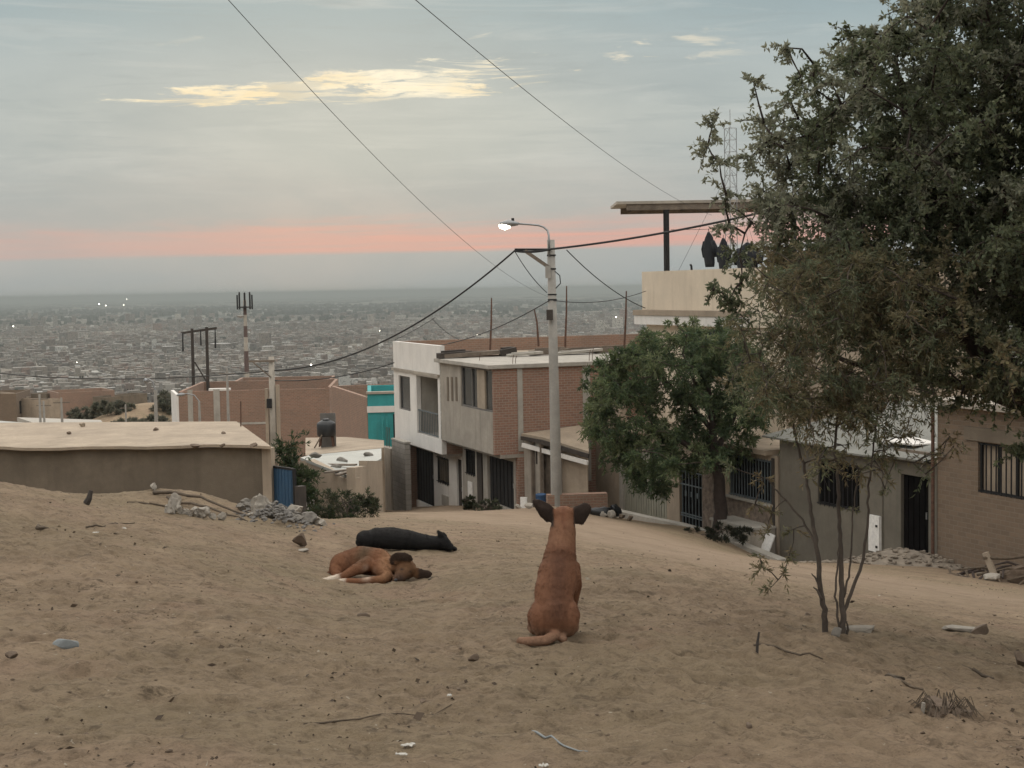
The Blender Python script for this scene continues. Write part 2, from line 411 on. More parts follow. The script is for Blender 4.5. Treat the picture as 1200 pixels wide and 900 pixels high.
# ------------------------------------------------------------------ sky
def build_world():
    w = bpy.data.worlds.new('World'); SC.world = w; w.use_nodes = True; nt = NT(w.node_tree)
    for n in list(nt.n): nt.n.remove(n)
    out = nt.node('ShaderNodeOutputWorld')
    d = nt.node('ShaderNodeTexCoord').outputs['Generated']
    sp = nt.node('ShaderNodeSeparateXYZ'); nt.l.new(d, sp.inputs[0]); X, Y, Z = sp.outputs
    front = nt.mapr(Y, .0, .35, 0, 1, True)
    az = nt.math('DIVIDE', X, nt.math('MAXIMUM', Y, .2))
    v = nt.node('ShaderNodeCombineXYZ'); nt.l.new(az, v.inputs[0]); nt.l.new(nt.math('MULTIPLY', Z, 3.2), v.inputs[1]); nt.l.new(Y, v.inputs[2])
    v = v.outputs[0]
    nb = nt.noise(v, 3.4, 6, .58, .35); nf = nt.noise(v, 11, 5, .6, .3)
    wob = nt.math('MULTIPLY', nt.math('SUBTRACT', nt.noise(nt.scalev(v, (1,.4,1)), 4, 4, .55), .5), .016)
    e = nt.math('ADD', Z, wob)
    base = nt.ramp(nt.math('MULTIPLY', e, 2.0), [(0.0,(.375,.400,.390)),(.02,(.385,.415,.415)),(.050,(.410,.440,.440)),(.085,(.465,.445,.430)),(.125,(.450,.470,.465)),
        (.18,(.435,.485,.485)),(.24,(.450,.505,.500)),(.30,(.405,.475,.487)),(.36,(.335,.430,.460)),(.42,(.290,.400,.440)),(.56,(.50,.56,.58)),(.75,(1.15,1.16,1.14)),(.98,(1.65,1.62,1.55))])
    # broad lighter and darker streaks of the deck, stretched along the horizon
    base = nt.mix(nt.math('MULTIPLY', nt.mapr(nb, .44, .62, 0, .60), nt.mapr(Z, .4, .3, 0, 1)), base, (.300,.375,.400))
    st1 = nt.noise(nt.scalev(v, (.9, 3.4, 1)), 5.0, 7, .62, .9); st2 = nt.noise(nt.scalev(v, (1.6, 5.5, 1)), 7.0, 6, .65, .6)
    lowk = nt.math('MULTIPLY', nt.mapr(Z, .045, .10, 0, 1, True), nt.mapr(Z, .4, .3, 0, 1))
    base = nt.mix(nt.math('MULTIPLY', nt.mapr(st1, .50, .68, 0, .50), lowk), base, (.540,.580,.570))
    base = nt.mix(nt.math('MULTIPLY', nt.mapr(st2, .52, .68, 0, .45), lowk), base, (.315,.385,.405))
    # pale glow under the gap in the clouds
    gx = nt.math('DIVIDE', nt.math('ADD', az, .085), .15); gz = nt.math('DIVIDE', nt.math('SUBTRACT', Z, .112), .045)
    gl = nt.mapr(nt.math('ADD', nt.math('MULTIPLY', gx, gx), nt.math('MULTIPLY', gz, gz)), 0, 1.25, .32, 0, True)
    base = nt.mix(nt.math('MULTIPLY', gl, front), base, (.545,.595,.555))
    # pink band
    pe = nt.math('ADD', Z, nt.math('MULTIPLY', wob, .35))
    pe = nt.math('ADD', pe, nt.math('MULTIPLY', az, -.006))
    up = nt.mapr(pe, .0245, .0285, 0, 1, True)
    dn = nt.mapr(nt.math('ADD', pe, nt.math('MULTIPLY', nt.math('SUBTRACT', nt.noise(nt.scalev(v, (.8,3,1)), 9, 6, .65, .6), .5), .034)), .036, .0535, 1, 0, True)
    pk = nt.math('MULTIPLY', nt.math('MULTIPLY', up, dn), front)
    pk = nt.math('MULTIPLY', pk, nt.mapr(nt.noise(nt.scalev(v, (.6, 7, 1)), 6, 6, .65), .34, .58, .35, 1.0))
    pk = nt.math('MULTIPLY', pk, nt.mapr(az, -.36, .02, .55, .95, True))
    base = nt.mix(pk, base, (.665,.375,.330))
    # the lit gap: ragged yellow-white cloud edges
    ex = nt.math('DIVIDE', nt.math('ADD', az, .112), .158)
    ez0 = nt.math('SUBTRACT', nt.math('SUBTRACT', Z, .1375), nt.math('MULTIPLY', nt.math('ADD', az, .112), .058))
    ez = nt.math('DIVIDE', ez0, nt.mapr(az, -.27, .0, .006, .0145))
    er = nt.math('ADD', nt.math('MULTIPLY', ex, ex), nt.math('MULTIPLY', ez, ez))
    rag = nt.math('MULTIPLY', nt.math('SUBTRACT', nt.noise(nt.scalev(v, (.8, 2.0, 1)), 15, 8, .70, .8), .46), 6.5)
    gap = nt.mapr(nt.math('ADD', er, rag), .35, 1.1, 1, 0, True)
    gap = nt.math('MULTIPLY', gap, nt.mapr(nt.noise(nt.scalev(v, (1.0, 2.2, 1)), 10, 6, .66, .7), .40, .52, .45, 1.0, True))
    base = nt.mix(nt.math('MULTIPLY', nt.math('MULTIPLY', gap, front), .92), base, nt.mix(nt.mapr(nf, .4, .65), (.97,.90,.70), (.92,.77,.50)))
    hz = nt.math('DIVIDE', nt.math('SUBTRACT', Z, .160), .022); hx = nt.math('DIVIDE', nt.math('ADD', az, .03), .22)
    hr = nt.math('ADD', nt.math('MULTIPLY', hx, hx), nt.math('MULTIPLY', hz, hz))
    gap2 = nt.math('MULTIPLY', nt.mapr(nt.noise(nt.scalev(v, (1.3, 2.4, 1)), 13, 5, .6, .4), .60, .72, 0, .8, True), nt.mapr(hr, .3, 1.1, 1, 0, True))
    base = nt.mix(nt.math('MULTIPLY', gap2, front), base, (.80,.74,.60))
    sky = nt.node('ShaderNodeTexSky', sky_type='NISHITA', sun_disc=False, sun_elevation=SUN_EL, sun_rotation=SUN_ROT, altitude=120, air_density=1.2, dust_density=3.0)
    b1 = nt.node('ShaderNodeBackground', i_Strength=.06); nt.l.new(sky.outputs[0], b1.inputs[0])
    b2 = nt.node('ShaderNodeBackground', i_Strength=1.0); nt.l.new(base, b2.inputs[0])
    mx = nt.node('ShaderNodeMixShader', i_0=.965); nt.l.new(b1.outputs[0], mx.inputs[1]); nt.l.new(b2.outputs[0], mx.inputs[2])
    nt.l.new(mx.outputs[0], out.inputs[0])
SUN_EL = math.radians(11.0); SUN_AZ = math.radians(-7.0)   # azimuth from +Y, positive towards +X
SUN_ROT = SUN_AZ
build_world()
sl = bpy.data.lights.new('sun', 'SUN'); sl.energy = .75; sl.angle = math.radians(22); sl.color = (1,.87,.72)
so = bpy.data.objects.new('sun', sl); COL.objects.link(so)
sd = Vector((math.sin(SUN_AZ)*math.cos(SUN_EL), math.cos(SUN_AZ)*math.cos(SUN_EL), math.sin(SUN_EL)))
so.rotation_euler = sd.to_track_quat('Z', 'Y').to_euler()

def build_haze():
    m = bpy.data.materials.new('haze_air'); m.use_nodes = True; nt = NT(m.node_tree)
    nt.n.remove(nt.n['Principled BSDF'])
    v = nt.node('ShaderNodeVolumePrincipled'); v.inputs['Color'].default_value = (.385,.415,.41,1); v.inputs['Density'].default_value = HAZE; v.inputs['Anisotropy'].default_value = .1; v.inputs['Density Attribute'].default_value = ''; m.cycles.homogeneous_volume = True
    nt.l.new(v.outputs[0], nt.n['Material Output'].inputs['Volume'])
    mb = MB().box(-43000, 43000, -43000, 43000, -96, 9.0)
    o = mb.build('haze', m); tag(o, kind='stuff')
HAZE = 1.5e-4
build_haze()

SC.view_settings.view_transform = 'Standard'; SC.view_settings.look = 'None'; SC.view_settings.gamma = 1; SC.view_settings.exposure = 0.0
SC.render.engine = 'CYCLES'
cy = SC.cycles
cy.use_denoising = True
try: cy.denoiser = 'OPENIMAGEDENOISE'
except Exception: pass
cy.max_bounces = 5; cy.diffuse_bounces = 3; cy.glossy_bounces = 2; cy.transmission_bounces = 3; cy.transparent_max_bounces = 8; cy.volume_bounces = 1
cy.use_adaptive_sampling = True; cy.adaptive_threshold = .02
# ------------------------------------------------------------------ shared materials
MT = dict(
    mud = plaster('earth_render', (.165,.130,.094), .30, .9, (.09,.072,.052), .5),
    mud2 = plaster('beige_render', (.37,.295,.22), .25, 1.0, (.15,.115,.085), .4),
    grey = plaster('grey_cement', (.37,.325,.27), .28, .8, (.12,.10,.085), .5),
    grey2 = plaster('pale_cement', (.40,.365,.315), .2, 1.5, (.16,.14,.12), .4),
    dgrey = plaster('dark_cement', (.17,.155,.14), .3, 1.5, (.08,.07,.06), .4),
    white = plaster('white_paint', (.72,.68,.63), .10, 1.2, (.40,.35,.29), .35),
    cream = plaster('cream_paint', (.66,.555,.43), .12, .8, (.36,.28,.20), .35),
    olive = plaster('faded_green_render', (.160,.140,.110), .25, .9, (.09,.085,.062), .45),
    conc = plaster('pole_concrete', (.34,.315,.28), .22, 2.0, (.18,.16,.14), .4),
    dust = plaster('dusty_roof', (.38,.30,.22), .28, 1.1, (.20,.15,.11), .3, streak=False, bump=.03),
    tin = plaster('weathered_sheet', (.34,.345,.315), .18, .8, (.25,.20,.15), .4, .7),
    teal = plaster('teal_paint', (.045,.300,.300), .2, 1.0, (.05,.13,.13), .4),
    plank = plaster('old_timber', (.19,.15,.115), .4, 3.0, (.07,.055,.045), .4),
    darkwood = plaster('dark_timber', (.060,.048,.040), .35, 3.0, (.03,.025,.02), .3),
    brick = bricks('red_brick', (.310,.155,.105), (.235,.122,.086), (.31,.25,.195)),
    brickd = bricks('dusty_brick', (.315,.175,.120), (.245,.140,.098), (.30,.235,.18), dirt=.45),
    brickb = bricks('brown_brick', (.195,.135,.090), (.150,.106,.072), (.20,.155,.115), .30, .12, .25),
    block = bricks('cement_block', (.33,.30,.265), (.28,.255,.225), (.20,.18,.155), .45, .22, .2),
    stone = plaster('stone_cladding', (.27,.205,.160), .55, 6.0, (.12,.09,.075), .2, streak=False, bump=.03),
    glass = simple('dark_glass', (.020,.022,.024), .15, 0, .3, 2),
    dark = simple('dark_inside', (.008,.007,.007), .95, 0, .3, 2, 0, .05),
    iron = simple('dark_iron', (.024,.023,.023), .7, 0, .3, 12, 0, .2),
    ironb = simple('blue_grey_iron', (.13,.155,.165), .55, .2, .3, 8),
    rust = simple('rusty_steel', (.115,.060,.040), .85, .2, .4, 10),
    gate = plaster('olive_sheet_gate', (.30,.285,.225), .15, 1.5, (.16,.13,.095), .4, .6),
    bluegate = plaster('blue_sheet_gate', (.035,.085,.150), .2, 1.2, (.03,.05,.08), .3, .55),
    blueplastic = simple('blue_plastic', (.035,.085,.18), .6),
    black = simple('black_plastic', (.014,.014,.015), .45),
    cloth = simple('black_cloth', (.010,.011,.015), .95, 0, .35, 14, .01),
    wire = simple('black_cable', (.018,.017,.017), .7),
    alu = simple('grey_metal', (.30,.30,.30), .45, .6),
    rock = plaster('grey_rubble', (.235,.21,.18), .35, 5, (.15,.13,.11), .2, streak=False, bump=.02),
    rockw = plaster('chalky_rubble', (.38,.335,.28), .25, 6, (.33,.28,.23), .2, streak=False, bump=.02),
    rockb = plaster('brown_stone', (.175,.125,.088), .3, 8, (.09,.06,.045), .2, streak=False, bump=.015),
    rockblue = plaster('blue_grey_stone', (.27,.285,.285), .25, 10, (.13,.13,.13), .2, streak=False, bump=.01),
    bark = plaster('grey_bark', (.105,.080,.062), .45, 8, (.04,.03,.025), .3, bump=.02),
    barkd = plaster('dark_bark', (.065,.045,.036), .4, 6, (.03,.02,.018), .3, bump=.03),
    twig = plaster('dry_twig', (.13,.095,.065), .4, 10, (.05,.04,.03), .3),
    leafm = foliage('leaf', trans=.45),
    lamp = glow('lamp_light', (1.0,.93,.78), 9.0),
    whiteb = simple('white_card', (.75,.72,.68), .8, 0, .15, 10),
    egravel = plaster('earthy_gravel', (.25,.205,.158), .35, 5, (.14,.11,.085), .2, streak=False, bump=.02),
    darksheet = plaster('grimy_sheet', (.20,.195,.17), .3, .8, (.12,.10,.08), .4, .8),
    paper = simple('dirty_paper', (.46,.43,.38), .8, 0, .3, 20),
    redw = simple('red_white_mast', (.105,.070,.062), .7),
)
UP = Vector((0,0,1))

class Frame:
    """a building's own axes: x runs along the street front (to the right seen from outside), y goes into the house, z up"""
    def __init__(s, px, py, d, vp_deg, z=None):
        s.o = P(px, py, d)
        if z is not None: s.o.z = z
        a = math.radians(vp_deg)                      # heading of the receding street line, from +Y
        s.x = Vector((-math.sin(a), -math.cos(a), 0)); s.y = Vector((math.cos(a), -math.sin(a), 0))
        s.rot = math.atan2(s.x.y, s.x.x)
    def hit(s, px, py, y=0.0):
        r = ray(px, py); k = (s.o.dot(s.y) + y) / r.dot(s.y); q = r*k - s.o
        return q.dot(s.x), q.z
    def hitx(s, px, py, x=0.0):
        r = ray(px, py); k = (s.o.dot(s.x) + x) / r.dot(s.x); q = r*k - s.o
        return q.dot(s.y), q.z
    def rect(s, a, b, y=0.0):
        """rectangle from pixel corners a (left, top) and b (right, bottom) on the plane y"""
        x0, z1 = s.hit(a[0], a[1], y); x1, z0 = s.hit(b[0], b[1], y)
        xm = (a[0]+b[0])/2
        return x0, x1, z0, z1
    def rect4(s, px0, px1, top, bot, y=0.0):
        """left/right pixel columns; top and bottom rows measured at the middle"""
        x0 = s.hit(px0, 500, y)[0]; x1 = s.hit(px1, 500, y)[0]; pm = (px0+px1)/2
        return x0, x1, s.hit(pm, bot, y)[1], s.hit(pm, top, y)[1]
    def w(s, x, y, z=0): return s.o + s.x*x + s.y*y + UP*z

def window(parent, x0, x1, z0, z1, y, bars=0, frame=MT['iron'], mull=1, fw=.05, dep=.10, pane=MT['glass'], rail=0, inner='pane'):
    """frame set in the opening with a recessed pane and optional bars in front; front at plane y"""
    f = MB(); e = .004
    x0 += e; x1 -= e; z0 += e; z1 -= e
    f.box(x0, x0+fw, y+.02, y+dep, z0, z1).box(x1-fw, x1, y+.02, y+dep, z0, z1).box(x0+fw, x1-fw, y+.02, y+dep, z0, z0+fw).box(x0+fw, x1-fw, y+.02, y+dep, z1-fw, z1)
    for k in range(1, mull+1):
        xm = x0 + (x1-x0)*k/(mull+1); f.box(xm-fw/2, xm+fw/2, y+.025, y+dep-.005, z0+fw, z1-fw)
    w = f.build('window', frame, parent)
    MB().box(x0+fw*.6, x1-fw*.6, y+dep*.55, y+dep*.75, z0+fw*.6, z1-fw*.6).build(inner, pane, w)
    if bars:
        g = MB()
        for k in range(bars):
            xm = x0 + (x1-x0)*(k+.5)/bars; g.box(xm-.014, xm+.014, y-.035, y-.010, z0-.04, z1+.04)
        for zz in [z0+.02, z1-.05] + [z0+(z1-z0)*(k+1)/(rail+1) for k in range(rail)]:
            g.box(x0-.04, x1+.04, y-.045, y-.034, zz, zz+.03)
        g.build('grille', frame, w)
    return w
def door(parent, x0, x1, z0, z1, y, mat=MT['iron'], ribs=0, name='door', handle=True):
    e = .004; m = MB().box(x0+e, x1-e, y, y+.05, z0+.01, z1-e)
    if ribs:
        for k in range(ribs):
            xm = x0+(x1-x0)*(k+.5)/ribs; hw = (x1-x0)/ribs*.26; m.extr([(xm-hw*1.4, z0+.06), (xm+hw*1.4, z0+.06), (xm+hw*1.4, z1-.06), (xm-hw*1.4, z1-.06)], y-.028, y-.002)
    d = m.build(name, mat, parent)
    if handle: MB().box(x1-.16, x1-.12, y-.07, y-.03, (z0+z1)/2-.08, (z0+z1)/2+.10).build('handle', MT['alu'], d)
    return d
def slab_roof(parent, x0, x1, y0, y1, z, t=.18, mat=MT['grey2'], name='roof'):
    return MB().box(x0, x1, y0, y1, z, z+t).build(name, mat, parent, bevel=.015)

# ================================================================== grey two-storey house and its white neighbour
G = Frame(581, 602, 54.0, -20.6)
gz = lambda px, py, y=0: G.hit(px, py, y)[1]
XL = G.hit(516, 470)[0]                                   # party line with the white house
def grey_house():
    t = thing('cement_house', 'two storey house with bare grey cement upper front and red brick side wall', 'house', G.o, G.rot)
    zt = gz(581, 433); zb = gz(581, 534); D = 8.6; rec = .9; zbase = -2.2
    # upper front wall, overhanging
    wx0, wx1, wz0, wz1 = G.rect4(541, 578, 429, 476); 
    wz1 = gz(560, 431); wz0 = gz(578, 484)
    slits = [G.rect4(525+5*k, 527+5*k, 442, 470) for k in range(3)]
    wa = MB().wall((XL, -.16), (zb, zt), 0, .22, [(wx0, wx1, wz0, wz1)]).build('upper_wall', MT['grey'], t)
    window(t, wx0, wx1, wz0, wz1, .02, 0, MT['dgrey'], 2, .07, .14)
    pil = MB().box((wx0+wx1)/2+.02, (wx0+wx1)/2+.9, .03, .10, wz0+.07, wz1-.07).build('curtain', MT['mud2'], t)
    for s in slits: MB().box(s[0], s[1], -.02, -.002, s[2], s[3]).build('plaster_scar', MT['mud'], t)
    MB().box(XL, 0, .22, rec+.3, zb-.14, zb-.003).build('overhang', MT['grey'], t)
    # brick side, columns and lower part
    MB().wall((.012, D), (zb, zt-.004), -.16, .003, [], 'y').build('side_wall', MT['brick'], t)
    MB().wall((rec+.02, D), (zbase, zb-.005), -.22, -.004, [], 'y').build('lower_side_wall', MT['brick'], t)
    cy0 = G.hitx(607, 500)[0]; cy1 = G.hitx(613, 500)[0]
    MB().box(.006, .030, cy0, cy1, zb+.1, zt-.01).build('column', MT['grey2'], t)
    cy0 = G.hitx(683, 470)[0]
    MB().box(.006, .030, cy0, cy0+.3, zb-1.2, zt-.01).build('column', MT['grey2'], t)
    # ground floor front, set back
    dx0 = G.hit(573, 570, rec)[0]; dx1 = G.hit(603, 570, rec)[0]
    wx = G.rect4(545, 556, 527, 556, rec)
    px0 = G.hit(561, 570, rec)[0]; px1 = G.hit(566, 570, rec)[0]
    zf = gz(604, 599, rec)
    lw = MB().wall((XL, -.22), (zbase, zb-.14), rec, rec+.2, [(dx0, dx1, zf, zb-.35), (wx[0], wx[1], wx[2], wx[3])]).build('lower_wall', MT['grey2'], t)
    door(t, dx0, dx1, zf, zb-.35, rec+.07, MT['iron'], 7)
    window(t, wx[0], wx[1], wx[2], wx[3], rec, 4, MT['iron'], 0)
    MB().box(px0-.02, px1+.03, rec-.06, rec-.003, zf-.5, zb-.14).build('pilaster', MT['darkwood'], t)
    MB().box(dx0-.26, dx0-.03, rec-.045, rec-.003, zf-.5, zb-.15).build('pilaster', MT['grey2'], t)
    MB().box(dx1+.03, dx1+.12, rec-.045, rec-.003, zf-.5, zb-.15).build('pilaster', MT['grey2'], t)
    mp = G.rect4(548, 553, 564, 582, rec)
    MB().box(mp[0], mp[1], rec-.05, rec-.004, mp[2], mp[3]).build('meter_panel', MT['whiteb'], t)
    # roof slab with a thin eave and worn edge, back walls
    r = MB().box(XL-.1, .12, -.22, D+.1, zt, zt+.16).build('roof', MT['grey2'], t, bevel=.02)
    MB().box(XL, -.22, D-.2, D, zbase, zt-.005).build('back_wall', MT['brickd'], t)
    return t, zt
gh, gzt = grey_house()
for i, (x, y, h) in enumerate([(-.3,.9,.34),(-.32,1.02,.30),(-.2,4.0,.42),(-.25,4.15,.5),(-3.5,.7,.3)]):
    o = MB().tube([(0,0,0),(.01,.02,h*.6),(.05,-.02,h)], .013, 5).build('reinforcing_rod', MT['rust']); o.location = G.w(x, y, gzt+.155)
    tag(o, ['short rusty rod bent above the brick corner column of the cement house roof','thinner rusty rod paired with the corner rod on the cement house roof','short rusty rod by the lamp pole on the cement house roof edge','taller rusty rod beside the lamp pole on the cement house roof edge','single short rod on the front edge of the cement house roof'][i], 'rod', 'rusty rods on the cement roof')

def white_house():
    t = thing('white_house', 'white painted two storey house with open balcony, downhill of the grey cement one', 'house', G.o, G.rot)
    xl = G.hit(462, 470)[0]; xr = XL-.02; zt = gz(462, 400); zb = gz(519, 535); zb = (zb + gz(463, 513))/2; rec = .9; zbase = zb-4.0; D = 9.0
    wn = G.rect4(468.5, 481.5, 441, 481); bl = G.rect4(489, 514, 442, 511)
    MB().wall((xl, xr), (zb, zt), 0, .2, [wn, bl]).build('upper_wall', MT['white'], t)
    window(t, *wn, .04, 0, MT['dgrey'], 0, .06, .12)
    b = MB().box(bl[0]-.05, bl[1]+.05, 1.3, 1.4, bl[2]-.1, bl[3]+.1).box(bl[0]-.05, bl[1]+.05, .2, 1.3, bl[2]-.1, bl[2]-.01).box(bl[0]-.15, bl[0]-.05, .2, 1.4, bl[2]-.1, bl[3]+.1).build('balcony', MT['grey2'], t)
    ra = MB(); zr = bl[2]+1.0
    ra.box(bl[0], bl[1], .05, .09, zr, zr+.05).box(bl[0], bl[1], .05, .09, bl[2]+.06, bl[2]+.10)
    for k in range(13): x = bl[0]+(bl[1]-bl[0])*(k+.5)/13; ra.box(x-.012, x+.012, .058, .082, bl[2]+.10, zr)
    ra.build('railing', MT['ironb'], b)
    MB().box(xl-.03, xr, -.10, -.003, gz(463,432)-.06, gz(463,432)+.05).build('ledge', MT['grey'], t)
    MB().box(xl, xr, .2, rec+.3, zb-.12, zb-.003).build('overhang', MT['grey2'], t)
    MB().wall((.21, D), (zb, zt-.45), xr+.002, xr+.1, [], 'y').build('party_wall', MT['brickd'], t)
    MB().wall((0.0, .205), (zb, zt-.005), xr+.002, xr+.1, [], 'y').build('front_return', MT['white'], t)
    MB().wall((0.2, 15.5), (zbase, zt-.004), xl, xl+.2, [], 'y').build('far_side_wall', MT['brickd'], t)
    g = G.rect4(482, 507, 527, 592, rec); g = (g[0], g[1], G.hit(507, 594, rec)[1], zb-.12)
    w2 = G.rect4(511.5, 525, 536, 566, rec); d2 = G.rect4(534, 540, 537, 590, rec); d2 = (d2[0], d2[1], g[2], zb-.3)
    vt = G.rect4(476, 480.5, 522, 534, rec)
    MB().wall((xl, xr+.05), (zbase, zb-.12), rec, rec+.2, [g, w2, d2]).build('lower_wall', MT['white'], t)
    door(t, *g, rec+.08, MT['iron'], 8, 'garage_door')
    window(t, *w2, rec, 5, MT['iron'], 0)
    door(t, *d2, rec+.08, MT['darkwood'], 0)
    u = G.rect4(517, 524, 580, 592, rec)
    MB().box(u[0], u[1], rec-.05, rec-.004, u[2], u[3]).build('meter_box', MT['grey2'], t)
    # roof deck and the long brick parapet along the far side
    MB().box(xl+.21, xr-.01, .21, D, zt-.75, zt-.6).build('roof', MT['dust'], t)
    MB().box(xl+.21, xr-.2, D, D+.2, zbase, zt-.6).build('back_wall', MT['brickd'], t)
    return t, xl, xr, zt
wh, WXL, WXR, WZT = white_house()
# stepped block wall and slim pier at the downhill end of the white house
def end_walls():
    f = Frame(476, 598, 62.5, -20.6)
    t = thing('block_wall', 'bare cement block wall end under the corner of the white house', 'wall', f.o, f.rot)
    x0, z1 = f.hit(459, 515); z1b = f.hit(476, 521)[1]
    y0 = 0
    MB().extr([(x0, -3.0), (0, -3.0), (0, z1b), (x0, z1)], 0, .25).build('masonry', MT['block'], t)
    MB().box(x0-.03, .03, -.02, .27, z1+.003, z1+.07).build('coping', MT['grey2'], t)
    f2 = Frame(459, 596, 64.5, -20.6)
    t2 = thing('wall_pier', 'slim cement pier with rods on top beside the cement block wall', 'pier', f2.o, f2.rot)
    x0 = f2.hit(449, 560)[0]; z1 = f2.hit(454, 525)[1]
    MB().box(x0, 0, 0, .3, -3, z1).build('column', MT['grey'], t2)
    MB().box(x0-.14, x0-.01, -.05, .2, -3, z1+.0).build('edge_strip', MT['grey2'], t2)
    r = MB()
    for k in range(3):
        x = x0+.15+k*.25; MB().tube([(x,.15,z1),(x+.02,.14,z1+.55),(x+.05,.15,z1+.9)], .014, 5).build('rod', MT['rust'], t2)
end_walls()

# shed with a sloping sheet roof in the setback between the cement house and the long brown front
def shed():
    f = Frame(650, 592, 52.6, -20.6)
    t = thing('lean_to_shed', 'lean to shed with dusty flat roof and plank edge behind the lamp pole', 'shed', f.o, f.rot)
    # corner points of the roof, read on planes through the brick side wall (G.x = .05) and the front
    xa = (f.o - G.o)
    def at(px, py, x):                       # point on G's plane x -> world
        y, z = G.hitx(px, py, x); return G.w(x, y, z)
    A = at(611, 508, .06); B = at(688, 497, .06)
    D1 = at(690, 529, 3.0); C1 = at(634, 512, 1.2)
    inv = Matrix.Rotation(-f.rot, 3, 'Z')
    L = lambda p: inv @ (p - f.o)
    pts = [L(A), L(C1), L(D1), L(B)]
    mb = MB(); th = Vector((0,0,.10))
    mb.add([p for p in pts] + [p - th for p in pts], [(0,1,2,3),(7,6,5,4),(0,4,5,1),(1,5,6,2),(2,6,7,3),(3,7,4,0)])
    mb.build('roof', MT['dust'], t)
    a, b, c = L(A), L(C1), L(D1)
    e = Vector((.10,-.05,-.16))
    MB().obox(a+e, b+e, .06, .14).build('fascia', MT['darkwood'], t); MB().obox(b+e*1.02, c+e, .07, .16).build('fascia', MT['darkwood'], t)
    e2 = Vector((.13,-.10,-.40)); MB().obox(a.lerp(b,.1)+e2, c+e2+Vector((0,0,.0)), .07, .16).build('white_beam', MT['white'], t)
    # front of boards and posts under the roof
    def front(p, q, zb, mat, name, inset):
        d = (q-p); n = Vector((-d.y, d.x, 0)).normalized()
        if n.x > 0 and False: n = -n
        s = Vector((-.22,.10,0))*inset
        p2 = p+s; q2 = q+s
        m = MB(); m.obox((p2.x,p2.y,(p2.z-.1+zb)/2), (q2.x,q2.y,(q2.z-.1+zb)/2), .06, 1.0)
        vs = []
        m = MB()
        off = Vector((d.y,-d.x,0)).normalized()*.05
        for w in (Vector((0,0,0)), off):
            vs += [Vector((p2.x,p2.y,zb))+w, Vector((q2.x,q2.y,zb))+w, Vector((q2.x,q2.y,q2.z-.12))+w, Vector((p2.x,p2.y,p2.z-.12))+w]
        m.add(vs, [(0,1,2,3),(7,6,5,4),(0,4,5,1),(1,5,6,2),(2,6,7,3),(3,7,4,0)])
        return m.build(name, mat, t)
    zb = -1.2
    front(a.lerp(b,.15), b, zb, MT['grey'], 'front_wall', 1.0)
    m1 = b.lerp(c,.40); m2 = b.lerp(c,.98)
    front(b, m1, zb, MT['plank'], 'dark_opening', 2.2)
    front(m1, m2, zb, MT['mud2'], 'sheet_panel', 1.3)
    for k, (p, w) in enumerate([(b,.12),(m1,.10),(a.lerp(b,.55),.12)]):
        q = p+Vector((-.06,.03,0)); MB().box(q.x-w/2, q.x+w/2, q.y-w/2, q.y+w/2, zb, q.z-.14).build('post', MT['plank'], t)
    bx = b.lerp(m1,.1); MB().box(bx.x-.5, bx.x-.46, bx.y-.1, bx.y+.35, b.z-1.05, b.z-.55).build('loose_board', MT['darkwood'], t)
    return t
shed()
def put(px, py, d): 
    p = P(px, py, d); p.z = float(HB(p.x, p.y)); return p
p = put(634, 596, 52.6); 
o = MB().lathe([(.16,0),(.18,.05),(.19,.25),(.185,.46),(.195,.48),(.195,.53),(.17,.54),(.17,.50)], 18).build('plastic_barrel', MT['blueplastic'], smooth=True); o.location = p; 
tag(o, 'blue plastic barrel standing in front of the lean to shed', 'barrel')
p = put(614, 598, 52.5); o = MB().box(-.13,.13,-.03,.03,0,.45).box(-.13,.26,-.04,.2,0,.14).build('white_board', MT['whiteb']); o.location = p; o.rotation_euler = (0,0,-.5)
tag(o, 'white board propped at the foot of the cement house corner', 'board')

